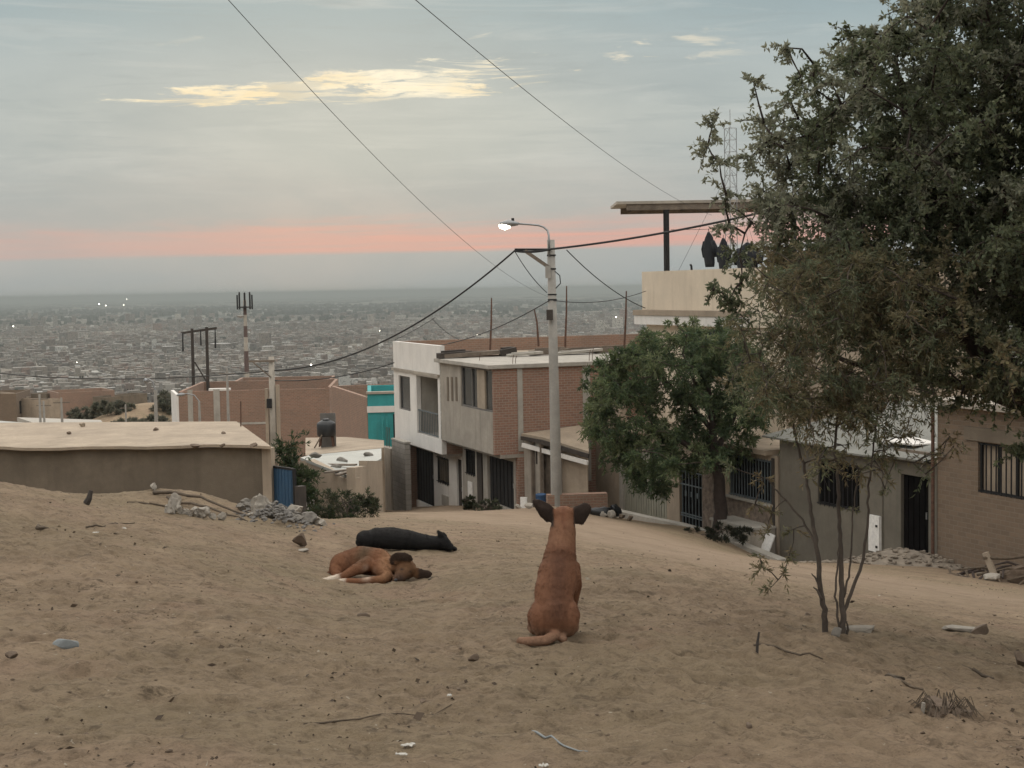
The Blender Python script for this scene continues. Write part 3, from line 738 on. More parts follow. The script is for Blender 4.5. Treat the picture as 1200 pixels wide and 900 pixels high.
# ================================================================== row of houses on the right side of the street
R = Frame(1072, 651, 38.0, -23.0)
def rz(px, py, y=0): return R.hit(px, py, y)[1]
def rx(px, y=0): return R.hit(px, 560, y)[0]
def gate_house():
    t = thing('gate_house', 'brown fronted house with olive sheet gate, barred door and stone clad window', 'house', R.o, R.rot)
    xl, xr = rx(690), rx(905); zb = -3.2; xg0, xg1 = rx(728), rx(781)
    zt_l = rz(706, 452); zt = rz(840, 522)
    MB().wall((xl, xg0-.01), (zb, zt_l), 0, .25, []).build('front_wall', MT['mud2'], t)
    MB().box(xl-.02, xl+.16, -.05, -.003, zb, zt_l+.9).build('column', MT['grey2'], t)
    gt = rz(755, 536); gb = rz(755, 615)
    MB().box(xg0-.05, xg0+.22, -.06, .2, zb, gt+.35).build('gate_post', MT['grey2'], t)
    door(t, xg0+.225, xg1, rz(781, 622)-.05, gt+.2, .03, MT['gate'], 17, 'gate')
    MB().box(xg0+.1, xg1+.2, .02, .24, gt+.205, zt).build('lintel_wall', MT['mud2'], t)
    pd0, pd1 = rx(796), rx(823); w0, w1 = rx(855), rx(905); pz0 = rz(810, 621); pz1 = rz(810, 560)+.25
    wz1 = rz(880, 536); wz0 = rz(880, 585)
    MB().wall((xg1+.005, xr+.3), (zb, zt), 0, .25, [(pd0, pd1, pz0, pz1), (w0, w1, wz0, wz1)]).build('front_wall', MT['mud2'], t)
    d = door(t, pd0, pd1, pz0, pz1, .12, MT['dark'], 0, 'barred_door', False)
    g = MB()
    for k in range(7): x = pd0+(pd1-pd0)*(k+.5)/7; g.box(x-.02, x+.02, .05, .08, pz0+.05, pz1-.05)
    for zz in (pz0+.05, pz0+.4, pz0+.48, pz1-.55, pz1-.1): g.box(pd0+.02, pd1-.02, .03, .048, zz, zz+.045)
    for k in range(3): x = pd0+(pd1-pd0)*(k+1)/4; g.box(x-.06, x+.06, .025, .029, (pz0+pz1)/2+.1, (pz0+pz1)/2+.28)
    g.build('grille', MT['ironb'], d)
    w = window(t, w0, w1, wz0, wz1, .02, 15, MT['ironb'], 0, .05, .14, MT['dark'], 0)
    x0, x1 = pd1+.06, xr+.05
    MB().box(x0, rx(846), -.05, -.003, zb, zt-.3).build('stone_pillar', MT['stone'], t)
    MB().box(rx(846)+.005, x1, -.05, -.003, zb, wz0-.08).build('stone_base', MT['stone'], t)
    MB().box(w0-.12, w1+.1, -.14, -.006, wz0-.075, wz0-.005).build('sill', MT['grey2'], t)
    MB().box(w1+.02, w1+.14, -.05, -.004, wz0-1.4, wz1+.1).build('door_jamb', MT['darkwood'], t)
    MB().box(xl, xr, -.25, 7, zt+.003, zt+.15).build('roof', MT['dust'], t)
    return t
gate_house()
def kerb():
    f = R; y = -1.25
    a = f.hit(760, 616, -.9); 
    pts = [(790,613),(830,624),(872,640),(912,656)]
    t = thing('kerb', 'raised cement kerb ramp running along the front of the houses', 'kerb')
    prev = None; V = []
    for px, py in [(716,597),(755,606)] + pts:
        q = R.hit(px, py, y); V.append(R.w(q[0], y, q[1]-0))
    m = MB()
    for a, b in zip(V, V[1:]):
        m.add([a, b, b+R.y*.32, a+R.y*.32, a-UP*.6, b-UP*.6, b+R.y*.32-UP*.6, a+R.y*.32-UP*.6], [(0,1,2,3),(7,6,5,4),(0,4,5,1),(1,5,6,2),(2,6,7,3),(3,7,4,0)])
    m.build('cement_edge', MT['grey2'], t)
    # raised step block by the tree
    q0 = R.hit(832, 626, -.95); q1 = R.hit(879, 640, -.95); zt = R.hit(879, 622, -.95)[1]
    s = thing('step_block', 'grey cement step block beside the tree trunk on the kerb', 'step', R.w(q0[0], -.9, q1[1]), R.rot)
    L = q1[0]-q0[0]; h = zt - q1[1]
    MB().box(0, L, 0, .85, -.5, h).build('body', MT['grey'], s); MB().box(-.04, L+.04, -.04, .86, h+.003, h+.07).build('tread', MT['grey2'], s)
    q = R.hit(889, 633, -.7)
    o = MB().box(-.33,.33,-.02,.02,0,.55).build('white_sheet', MT['whiteb']); o.location = R.w(q[0], -.55, q[1]-.3); o.rotation_euler = (-.35,.12,R.rot)
    tag(o, 'torn white sheet leaning behind the cement step block', 'sheet')
kerb()
def olive_house():
    t = thing('olive_house', 'low olive grey house with barred window, black door and light sheet roof', 'house', R.o, R.rot)
    xl, xr = rx(907), rx(1097); zb = -2.2
    zt = rz(985, 527); zr = rz(1072, 541)
    w = R.rect4(958, 1007, 540, 596); w = (w[0], w[1], rz(1007, 601), rz(958, 538))
    d0, d1 = rx(1054.5), rx(1087); dz0, dz1 = rz(1072, 648), rz(1072, 558)
    xm = rx(1034)
    MB().wall((xl+.32, xm), (zb, zt), 0, .25, [w]).build('front_wall', MT['olive'], t)
    MB().wall((xm+.003, xr), (zb, zr), .03, .28, [(d0, d1, dz0, dz1)]).build('entrance_wall', MT['olive'], t)
    window(t, *w, .03, 9, MT['iron'], 1, .07, .15, MT['dark'])
    door(t, d0, d1, dz0, dz1, .14, MT['dark'], 5)
    MB().box(d0-.02, d1+.1, -.25, .02, dz0-.16, dz0-.006).build('threshold', MT['grey'], t)
    m = R.rect4(1020.5, 1033, 604, 646)
    p = MB().box(m[0], m[1], -.09, -.004, m[2], m[3]).build('meter_panel', MT['whiteb'], t)
    for zz in (m[3]-.3, m[2]+.12): MB().box(m[1]-.14, m[1]-.06, -.11, -.092, zz, zz+.06).build('latch', MT['iron'], p)
    # sagging sheet roof: two lifts, with bright sheet at the low middle
    ra = MB(); n = 14; V = []; F = []
    for i in range(n+1):
        x = xl-.2+(xr-xl+.1)*i/n; px_f = i/n
        zz = zt + .06 + (zr-zt)*max(0, (px_f-.55)/.45) - .10*math.sin(PI*min(1, max(0, (px_f-.35)/.5)))
        V += [(x,-.30,zz),(x,5.2,zz+.95),(x,5.2,zz+1.0),(x,-.30,zz+.05)]
    for i in range(n):
        a = i*4; b = a+4
        F += [(a,b,b+1,a+1),(a+3,a+2,b+2,b+3),(a,a+3,b+3,b),(a+1,b+1,b+2,a+2)]
    ra.add(V, F); ra.build('roof', MT['darksheet'], t)
    MB().box(rx(1012), rx(1052), .5, 1.7, zr+.32, zr+.36).build('white_roof_sheet', MT['white'], t)
    return t
olive_house()
def brown_house():
    f = Frame(1098.5, 666, 36.6, -24.0)
    t = thing('brown_brick_house', 'brown block house with barred window and roof beam at the right edge', 'house', f.o, f.rot)
    zt = f.hit(1150, 479)[1]; xr = 9.0
    w = (f.hit(1146, 540)[0], f.hit(1212, 540)[0], f.hit(1170, 581)[1], f.hit(1170, 521)[1])
    MB().wall((0, xr), (-2.0, zt), 0, .25, [w]).build('front_wall', MT['brickb'], t)
    window(t, *w, .05, 11, MT['iron'], 2, .06, .14, MT['mud2'])
    MB().box(w[0]-.45, w[1]+.6, -.05, -.003, w[3]+.03, w[3]+.36).build('lintel', MT['mud'], t)
    MB().wall((.255, 8), (-2.0, zt), .0, .25, [], 'y').build('side_wall', MT['brickb'], t)
    MB().box(-.16, xr, -.30, 8, zt+.003, zt+.17).build('roof', MT['grey'], t)
    MB().tube([(-.07,-.09,-1.2),(-.07,-.09,zt-.1)], .045, 8).build('drain_pipe', MT['rust'], t)
    z2 = f.hit(1110, 536)[1]
    MB().box(-1.6, .34, -.10, -.02, z2, z2+.07).build('roof_batten', MT['plank'], t)
    # upper rubble and low parapet on the roof
    MB().box(.4, xr, 1.2, 1.45, zt+.17, zt+.75).build('parapet', MT['mud2'], t)
brown_house()
def cream_house():
    f = Frame(753, 390, 56.0, -23.0)
    t = thing('cream_house', 'tall cream building with roof terrace and canopy behind the street trees', 'house', f.o, f.rot)
    hx = lambda px, y=0: f.hit(px, 360, y)[0]
    xr = hx(915); zt = f.hit(753, 318.5)[1]; zl = f.hit(753, 363)[1]; zl2 = f.hit(753, 376)[1]; zb = -7.5
    MB().wall((0, xr), (zl+.003, zt), 0, .18, []).build('parapet', MT['cream'], t)
    MB().wall((.18, 9), (zl+.003, zt), 0, .18, [], 'y').build('side_parapet', MT['cream'], t)
    MB().box(-.22, xr-1.9, -.30, 9, zl-.02-.18, zl).build('cornice', MT['mud2'], t)
    MB().box(-.18, xr-1.9, -.26, 9, zl2-.12, zl-.205).build('slab', MT['white'], t)
    ws = [(hx(803), hx(853), f.hit(828, 440)[1], f.hit(828, 386)[1])]
    MB().wall((.1, xr), (zb, zl2-.125), .12, .34, ws).build('lower_wall', MT['cream'], t)
    MB().wall((xr-1.85, xr), (zl2-.12, zl-.002), 0, .2, []).build('wall_band', MT['cream'], t)
    window(t, *ws[0], .16, 6, MT['ironb'], 1)
    MB().wall((.35, 9), (zb, zl2-.125), .1, .3, [], 'y').build('side_wall', MT['cream'], t)
    MB().wall((.18, 9), (zb, zt-.002), xr-.2, xr, [], 'y').build('near_side_wall', MT['mud2'], t)
    MB().box(.2, xr-.21, .2, 9, zl+.05, zl+.15).build('terrace_floor', MT['grey'], t)
    # canopy on steel posts over the terrace
    # frontal canopy on steel posts over the terrace
    C0 = P(722.5, 240, 57.3); za = C0.z; inv = Matrix.Rotation(-f.rot, 3, 'Z')
    def cbox(a0, a1, b0, b1, z0, z1):
        q = [inv @ (Vector((C0.x+a, C0.y+b+a*.02, 0)) - Vector((f.o.x, f.o.y, 0))) for a, b in ((a0,b0),(a1,b0),(a1,b1),(a0,b1))]
        return MB().prism(q, z0-f.o.z, z1-f.o.z)
    cbox(.0, 10.2, 0, 3.4, za+.02, za+.13).build('canopy_roof', MT['grey'], t)
    cbox(.40, 10.1, .06, .20, za-.22, za+.017).build('canopy_beam', MT['plank'], t)
    cbox(.40, 10.1, 3.1, 3.25, za-.22, za+.017).build('canopy_beam', MT['plank'], t)
    for k in range(5): cbox(.7+k*2.2, .8+k*2.2, .21, 3.09, za-.12, za+.017).build('canopy_joist', MT['darkwood'], t)
    for px in (781, 930):
        q = P(px, 280, 57.45); l = inv @ (Vector((q.x, q.y, 0)) - Vector((f.o.x, f.o.y, 0))); MB().box(l.x-.085, l.x+.085, l.y-.085, l.y+.085, zl+.12, za-f.o.z-.225).build('post', MT['iron'], t)
    return f, zt
CF, CZT = cream_house()
# dark hooded clothes hung along the terrace edge
def garment(px0, px1, top, bot, label, lean=0, seed=0):
    rr = random.Random(seed); y = .55
    x0 = CF.hit(px0, 300, y)[0]; x1 = CF.hit(px1, 300, y)[0]; z1 = CF.hit((px0+px1)/2, top, y)[1]; z0 = CF.hit((px0+px1)/2, bot, y)[1]
    xm = (x0+x1)/2; w = x1-x0; h = z1-z0
    t = thing('hooded_coat', label, 'clothing', CF.w(xm, y, z1), CF.rot, 'dark coats drying on the terrace')
    prof = [(.02,0),(.16,.06),(.30,.15),(.36,.24),(.47,.34),(.50,.5),(.46,.62),(.40,.74),(.38,.88),(.34,1.0)]
    mb = MB(); n = 14; V = []; Fc = []
    for a, zz in prof:
        for k in range(n):
            q = 2*PI*k/n; fold = 1+.10*math.sin(3*q+zz*7)
            V.append((math.cos(q)*a*w*fold + lean*w*zz, math.sin(q)*max(.05, a*.22*w)*fold, -zz*h))
    m = len(prof)
    for i in range(m-1):
        for k in range(n): Fc.append((i*n+k, i*n+(k+1)%n, (i+1)*n+(k+1)%n, (i+1)*n+k))
    Fc += [tuple(range(n)), tuple(range((m-1)*n, m*n))]
    mb.add(V, Fc); mb.build('coat_body', MT['cloth'], t, smooth=True)
    for s in (-1, 1):
        MB().tube([(s*.30*w, 0, -.27*h), (s*.46*w+lean*w*.5, .02, -.48*h), (s*.44*w+lean*w*.7, .03, -.72*h)], [.10*w,.12*w,.08*w], 7).build('sleeve', MT['cloth'], t, smooth=True)
    MB().tube([(0,0,-.01),(0,0,.10*h)], .012, 5).build('hanger_hook', MT['iron'], t)
garment(823.5, 838, 272, 313, 'black hooded coat hanging nearest the terrace post, taller of the two clear ones', .04, 1)
garment(841, 854.5, 279, 318, 'black hooded coat hanging second from the terrace post, beside the lattice mast', 0, 2)
garment(862, 890, 284, 320, 'dark coat hanging half behind the leafy tree on the terrace', 0, 3)
q = CF.hit(818, 318, .55)
a = CF.w(CF.hit(781,280,.9)[0], .8, 0); z_line = CF.hit(830, 268, .55)[1]
mb = MB(); xa = CF.hit(781,280,.55)[0]; xb = CF.hit(925,280,.55)[0]
mb.tube([CF.w(xa+(xb-xa)*k/10, .55+.2*(1-k/10), z_line+.10-.12*math.sin(PI*k/10)) for k in range(11)], .009, 5)
o = mb.build('clothes_line', MT['wire']); tag(o, 'thin clothes line strung under the terrace canopy', 'clothes line')
o = MB().tube([(0,0,0),(-.02,0,.35),(-.06,0,.42)], .04, 6).build('pipe_stub', MT['iron']); o.location = CF.w(CF.hit(797,318)[0], .5, CZT-.2); tag(o, 'short dark pipe stub on the cream terrace wall', 'pipe')
# guyed lattice mast behind the terrace
def mast():
    b = CF.w(CF.hit(857,320,3.0)[0], 3.0, CZT-1.3); ztop = P(857, 150, b.y).z; h = ztop-b.z; s = .26
    t = thing('lattice_mast', 'slender lattice radio mast rising from the cream house terrace', 'mast', b, .3)
    cs = [(s*math.cos(q), s*math.sin(q)) for q in (0, 2.094, 4.189)]
    for c in cs: MB().tube([(*c,0),(*c,h)], .016, 5).build('leg', MT['alu'], t)
    br = MB(); n = int(h/.42)
    for k in range(n):
        z0, z1 = h*k/n, h*(k+1)/n
        for i in range(3): br.tube([(*cs[i],z0),(*cs[(i+1)%3],z1)], .009, 4); br.tube([(*cs[i],z1),(*cs[(i+1)%3],z1)], .007, 4)
    br.build('lattice_bracing', MT['alu'], t)
    MB().tube([(0,0,h),(0,0,h+.7)], .012, 5).build('lightning_rod', MT['alu'], t)
    for q in (.5, 2.6, 4.7): MB().tube([(.1*math.cos(q),.1*math.sin(q),h*.75),(2.6*math.cos(q),2.6*math.sin(q),.2)], .006, 4).build('guy_wire', MT['wire'], t)
mast()
# long rods standing on the far roofs
for px, top, bot, d, lean, lab in [(574,349,402,66,2,'tall thin rod on the roofs, farthest left of the lamp pole'),(631,362,393,66,-5,'short leaning rod on the roofs just left of the lamp pole'),
        (662,335,395,66,2,'tall rod on the roofs just right of the lamp pole'),(731,341,403,62,3,'tall rod on the roofs close to the cream house')]:
    b = P(px, bot, d); tp = P(px+lean, top, d); 
    t = MB().tube([(0,0,-.5), tuple((tp-b)*.5+Vector((.03,0,0))), tuple(tp-b)], [.05,.04,.028], 6).build('roof_rod', MT['rust']); t.location = b; tag(t, lab, 'rod', 'tall rods standing on the roofs')
# planks and sheets lying on the cement roof
labs = ['long grey plank lying along the back of the cement roof','weathered short plank on the cement roof behind the lamp pole','curled pale sheet on the cement roof right of the lamp pole','dark board at the left end of the clutter on the cement roof','bundle shaped plank crossing others on the cement roof','pale board by the middle of the cement roof','short dark stub of timber in the middle of the cement roof clutter','brown plank at the far right of the cement roof']
for i, (px, py, L, w, h, a, m) in enumerate([(560,408,3.2,.3,.16,.3,'plank'),(643,410,1.8,.25,.2,-.2,'plank'),(672,409,2.2,.5,.10,.2,'grey2'),(535,411,1.6,.3,.22,.8,'darkwood'),(690,407,2.6,.25,.18,-.5,'plank'),(610,412,1.5,.4,.1,.1,'grey2'),(597,423,.7,.3,.26,.2,'darkwood'),(728,408,2.4,.3,.2,.1,'mud')]):
    yl = 1.0+(px-548)*.038; q = G.w(-6.05+.35*(i % 3)-(py-408)*.0, yl, gzt+.165)
    rr = random.Random(i); m_ = MB().obox((-L/2,0,h/2+.01), (L/2,.02,h/2+.03+rr.uniform(0,.1)), w, h); m_.obox((-L/3,.1,h+.05),(L/2.4,.25,h+.07),w*.6,h*.4)
    o = m_.build('roof_plank', MT[m]); o.location = q; o.rotation_euler = (0,0,G.rot+PI/2+a*.35); tag(o, labs[i], 'plank', 'planks lying on the cement roof')

# ================================================================== left side of the street
def low_house():
    A = P(-190, 518, 39.8); B = P(319, 528, 38.0)
    t = thing('mud_house', 'long low brown rendered house with dusty flat roof beyond the sand', 'house', (B.x, B.y, 0), 0)
    zt = (P(318, 529, 38).z + P(0, 521, 39.5).z)/2
    o = Vector((B.x, B.y, 0)); L = lambda v: v - o
    a = L(A); b = Vector((0,0,0)); side = Vector((math.sin(math.radians(-17.6)), math.cos(math.radians(-17.6)), 0))*7.6
    pp = L(P(305.5, 528, 38.05))
    n = Vector((-(b-a).y, (b-a).x, 0)).normalized()
    w0 = a + n*.12; w1 = Vector((pp.x, pp.y, 0)) + n*.12
    MB().prism([w0, w1, w1+n*.25, w0+n*.25], -9.5, zt).build('front_wall', MT['mud'], t)
    MB().prism([w1-n*.04, Vector((-.06,.0,0))+n*.06, Vector((-.06,0,0))+n*.4, w1+n*.4], -9.5, zt-.003).build('corner_pillar', MT['mud2'], t)
    MB().prism([Vector((-.1,.4,0)), Vector((-.1,.4,0))+side, Vector((-.35,.4,0))+side, Vector((-.35,.4,0))], -9.5, zt-.003).build('side_wall', MT['mud'], t)
    # roof sheet with a slightly wavy front edge
    m = MB(); N = 40; V = []; F = []
    for i in range(N+1):
        k = i/N; p = a.lerp(b, k); wob = .04*math.sin(i*1.7)+.03*math.sin(i*.6)
        q = p+side; sag = .05*math.sin(k*9)+.03*math.sin(k*23)
        V += [(p.x,p.y-.12+wob,zt+.003+sag*.5),(q.x,q.y,zt+.003),(q.x,q.y,zt+.09),(p.x,p.y-.12+wob,zt+.08+sag*.5)]
    for i in range(N):
        c = i*4; d = c+4; F += [(c,d,d+1,c+1),(c+3,c+2,d+2,d+3),(c,c+3,d+3,d),(c+1,d+1,d+2,c+2)]
    F += [(0,1,2,3),(N*4,N*4+3,N*4+2,N*4+1)]
    m.add(V, F).build('roof', MT['dust'], t)
    return zt
LZ = low_house()
labs = ['dark stone on the dusty roof, front edge, left of two flat bricks','flat brown brick on the roof front edge, middle one','brown brick lying nearest the right corner of the dusty roof','pale lump near the back left of the dusty roof','small dark clod at the middle of the dusty roof','rounded stone at the base of the roof rod on the dusty roof','loose brick at the back right of the dusty roof']
for i, (px, py, s) in enumerate([(228,524.5,.24),(261,523.5,.17),(297,524,.24),(96,500,.24),(81,508.5,.16),(183,504.5,.2),(262,509,.16)]):
    r = ray(px, py); k = (LZ+.09)/r.z; q = r*k
    o = MB().rock((0,0,s*.2), (s*.62,s*.5,s*.36), 40+i, 2).build('roof_stone', MT['rockb' if i != 3 else 'mud2']); o.location = q; o.rotation_euler = (0,0,i*.9); tag(o, labs[i], 'stone', 'stones holding down the dusty roof')
# blue gate beside the low house
def blue_gate():
    f = Frame(318.5, 600, 38.4, 84)
    a = P(318.5, 546, 38.3); b = P(344, 548, 37.6)
    t = thing('sheet_gate', 'dark blue sheet metal gate between brown wall and leaning plant', 'gate', (a.x, a.y, a.z-2.25), math.atan2(b.y-a.y, b.x-a.x))
    w = (b-a).length; h = 2.2
    lf = MB().box(.03, w-.03, 0, .03, .05, h)
    for k in range(6): x = .05+(w-.1)*(k+.5)/6; lf.box(x-.02, x+.02, -.015, -.002, .05, h)
    d = lf.build('leaf', MT['bluegate'], t)
    MB().box(w-.12, w-.09, -.05, -.017, 1.2, 1.33).build('handle', MT['alu'], d)
    MB().box(-.02, .025, -.03, .06, 0, h+.05).box(w-.025, w+.03, -.03, .06, 0, h+.05).box(.03, w-.03, -.02, .05, h+.004, h+.06).build('frame', MT['iron'], t)
    MB().box(w+.04, w+.25, -.02, .2, -.3, h-.4).build('gate_post', MT['darkwood'], t)
blue_gate()
def beige_house():
    f = Frame(416, 607, 43, -23)
    t = thing('beige_house', 'low beige walled house with pale sheet roof across from the block wall', 'house')
    A = P(350, 606, 43.5); B = P(408, 608, 41.0); C = P(447, 600, 47.5); 
    zA = P(350, 541, 43.5).z; zB = P(412, 561, 41).z
    pts = [(350,541,43.5),(362,539,43.3),(380,548,42.6),(402,560.5,41.6),(416,561,41)]
    m = MB(); V = []; F = []
    for px, py, d in pts:
        p = P(px, py, d); V += [(p.x,p.y,-9.4),(p.x,p.y,p.z),(p.x+.12,p.y+.28,p.z),(p.x+.12,p.y+.28,-9.4)]
    for i in range(len(pts)-1):
        a = i*4; b = a+4; F += [(a,b,b+1,a+1),(a+1,b+1,b+2,a+2),(a+2,b+2,b+3,a+3)]
    F += [(0,1,2,3),(len(pts)*4-4,len(pts)*4-1,len(pts)*4-2,len(pts)*4-3)]
    m.add(V, F).build('front_wall', MT['mud2'], t)
    p0 = P(350,540,43.5); p1 = P(366.5,545,43.2)
    MB().obox((p0.x-.1,p0.y-.16,p0.z-1.7),(p1.x,p1.y-.10,p0.z-1.75), .05, 1.9).build('white_panel', MT['white'], t)
    # stepped street side wall
    m = MB(); pr = [(416,548,41.0),(430,546,43.0)],[(430,540,43.02),(448,540,46.5)]
    for (a, b) in pr:
        p = P(*a); q = P(*b); m.add([(p.x,p.y,-9.6),(q.x,q.y,-9.6),(q.x,q.y,q.z),(p.x,p.y,p.z),(p.x-.25,p.y+.06,-9.6),(q.x-.25,q.y+.06,-9.6),(q.x-.25,q.y+.06,q.z),(p.x-.25,p.y+.06,p.z)],
              [(0,1,2,3),(7,6,5,4),(0,4,5,1),(1,5,6,2),(2,6,7,3),(3,7,4,0)])
    m.build('street_wall', MT['mud2'], t)
    # pale corrugated roof sheets, front low on the wall and rising to the back
    r = [P(352,537,43.6), P(412,560,41.4), P(420,552,42.2), P(447,538,47), P(447,526,53), P(362,534,53)]
    V = [tuple(v+UP*.02) for v in r] + [tuple(v-UP*.06) for v in r]
    MB().add(V, [(0,1,2,3,4,5),(11,10,9,8,7,6)] + [(i,(i+1)%6,(i+1)%6+6,i+6) for i in range(6)]).build('roof', MT['tin'], t)
    # second roof of dusty deck behind
    r = [P(358,533.5,53.2), P(450,524.5,53.2), P(450,516,64), P(404,512,66), P(358,513,64)]
    V = [tuple(v) for v in r] + [(v.x,v.y,v.z-3.2) for v in r]
    MB().add(V, [(0,1,2,3,4),(9,8,7,6,5)] + [(i,(i+1)%5,(i+1)%5+5,i+5) for i in range(5)]).build('roof', MT['dust'], t)
    for i, (px, py, d) in enumerate([(370,536,46),(395,550,43),(432,535,49),(402,542,45.5)]):
        o = MB().rock((0,0,.08),(.22,.14,.12),70+i).build('roof_stone', MT['rock']); o.location = P(px,py,d); tag(o, ['grey stone on the back corner of the pale sheet roof','grey stone at the low front edge of the pale sheet roof','grey stone near the block wall on the pale sheet roof','grey stone at the middle of the pale sheet roof'][i], 'stone', 'stones on the pale sheet roof')
    for i, (px, py, d, L, a) in enumerate([(392,549,43.6,1.5,-.6),(402,556,42,1.1,.2),(408,558,41.7,.9,.9)]):
        o = MB().obox((-L/2,0,.06),(L/2,.1,.12),.18,.05).build('roof_board', MT['plank']); o.location = P(px,py,d)+UP*.02; o.rotation_euler = (0,0,a); tag(o, ['long crooked board on the pale sheet roof','middle board over the low edge of the pale sheet roof','short board at the tip of the pale sheet roof'][i], 'board')
beige_house()
def water_tank():
    b = P(383, 523, 56); s = 56/1700
    t = thing('water_tank', 'black drum water tank on a small stand before the brick wall', 'water tank', b)
    zt0 = (523-511)*s
    for x, y in ((-.22,-.15),(.22,-.15),(-.22,.2),(.22,.2)): MB().obox((x*1.2,y,0),(x,y,zt0+.02),.06,.06).build('leg', MT['rust'], t)
    MB().lathe([(.34,zt0),(.37,zt0+.08),(.37,zt0+.46),(.34,zt0+.52),(.26,zt0+.58),(.18,zt0+.62)], 20).build('drum', MT['black'], t, smooth=True)
    MB().lathe([(.15,zt0+.625),(.15,zt0+.66),(.07,zt0+.69)], 14).build('lid', MT['black'], t)
    MB().box(-.3,.3,.5,.56,-.2,zt0+.85).build('back_board', MT['dgrey'], t)
    o = MB().obox((-.25,0,0),(.05,0,.5),.08,.05).build('stand_prop', MT['plank']); o.location = P(376,525,55.5); tag(o, 'leaning timber prop beside the black water tank', 'prop')
water_tank()
def simple_house(name, label, px0, px1, top, bot, d, depth, heading, wall_m, roof_m, top1=None, d1=None, windows=(), par=.0, group=None, cat='house'):
    """box house; front edge from pixel column px0 (depth d) to px1 (depth d1)"""
    d1 = d1 or d; a = P(px0, top, d); b = P(px1, top1 or top, d1); base = min(P(px0, bot, d).z, P(px1, bot, d1).z)
    L = math.hypot(b.x-a.x, b.y-a.y); rot = math.atan2(b.y-a.y, b.x-a.x); zt = max(a.z, b.z)
    t = thing(name, label, cat, (a.x, a.y, base), rot, group); h = zt-base
    hs = [(L*w[0], L*w[1], h*w[2], h*w[3]) for w in windows]
    par = max(par, .75)
    MB().wall((0, L), (0, h), 0, .2, hs).build('front_wall', wall_m, t)
    MB().wall((.2, depth), (0, h), 0, .2, [], 'y').build('side_wall', wall_m, t); MB().wall((.2, depth), (0, h), L-.2, L, [], 'y').build('side_wall', wall_m, t)
    MB().box(.2, L-.2, depth-.2, depth, 0, h).build('back_wall', wall_m, t)
    MB().box(.2, L-.2, .2, depth-.2, h-.35-par, h-.2-par).build('roof', roof_m, t)
    for x in hs: window(t, *x, .03, 0, MT['iron'], 1, .05, .12)
    return t, L, h
# teal house and its brick neighbour
t, L, h = simple_house('teal_house', 'bright teal house with white band and dark doorway beyond the white house', 430.5, 478, 462, 524, 74, 7, 0, MT['teal'], MT['dust'], 461, 74.2, [(.62,.88,.05,.62)])
MB().box(-.04, L+.04, -.06, -.003, h*.66, h*.66+.32).build('white_band', MT['white'], t); MB().box(-.06, L+.06, -.08, .3, h+.003, h+.12).build('coping', MT['grey'], t)
for k in (.36, .46): MB().tube([(L*k,-.25,-.3),(L*k,-.25,h*.58)], .05, 6).build('post', MT['teal'], t)
simple_house('brick_side_house', 'plain red brown brick house joined to the left of the teal house', 388, 430, 462, 524, 84, 9, 0, MT['brickd'], MT['mud'], 466, 74.2, par=1.0)
# large brick house with the white end
t, L, h = simple_house('red_brick_house', 'wide red brick house with pale columns behind the dusty flat roof', 209, 386, 459, 560, 92, 10, 0, MT['brickd'], MT['mud'], 457, 92.6, par=1.1)
for k, w in ((.06,.32),(.23,.4),(.60,.5),(.63,.3),(.97,.3)): MB().box(L*k, L*k+w, -.03, -.003, 0, h+.1).build('column', MT['grey2' if k < .9 else 'brickd'], t)
MB().box(.3, L*.6, -.025, -.003, h*.62, h*.62+.14).build('ring_beam', MT['grey2'], t)
MB().box(L*.2, L*.34, .0, .5, h+.003, h+.14).build('roof_slab', MT['white'], t)
a = P(202, 457, 97); b = P(209, 461, 92)
o = MB().obox((0,0,-3.4), tuple(Vector((b.x-a.x-.03, b.y-a.y, -3.4))), .2, 6.8).build('end_wall', MT['white']); o.location = a; o.name = 'white_end_wall'; tag(o, 'narrow white painted end wall at the left of the red brick house', 'wall')
simple_house('brick_upper_house', 'brick house standing just behind the wide red brick one', 268, 386, 450, 500, 108, 8, 0, MT['brickd'], MT['mud'], 448, 108.5, par=1.0)
# grey roofed sheds left
for i, (pp, z0, m, lab) in enumerate([([(-30,500,88),(60,500.5,86),(42,496,92),(-30,491,98)], .25, 'tin', 'pale grey sheet roof shed at the left edge behind the dusty roof'), ([(44,497,96),(124,499.5,92),(118,492,104),(20,489,112)], .3, 'grey2', 'flat pale roofed shed beside the thin poles behind the dusty roof')]):
    r = [P(*q) for q in pp]; c = sum(r, Vector())/4
    t = thing('flat_shed', lab, 'shed', (c.x, c.y, c.z-3))
    V = [tuple(v-c+UP*3) for v in r] + [tuple(v-c+UP*(3-z0)) for v in r]
    MB().add(V, [(0,1,2,3),(7,6,5,4)]+[(k,(k+1)%4,(k+1)%4+4,k+4) for k in range(4)]).build('roof', MT[m], t)
    V = [((v-c).x*.94,(v-c).y*.94,(v-c).z+3-z0-.01) for v in r] + [((v-c).x*.94,(v-c).y*.94,-2) for v in r]
    MB().add(V, [(k,(k+1)%4,(k+1)%4+4,k+4) for k in range(4)]+[(0,1,2,3)]).build('walls', MT['mud'], t)
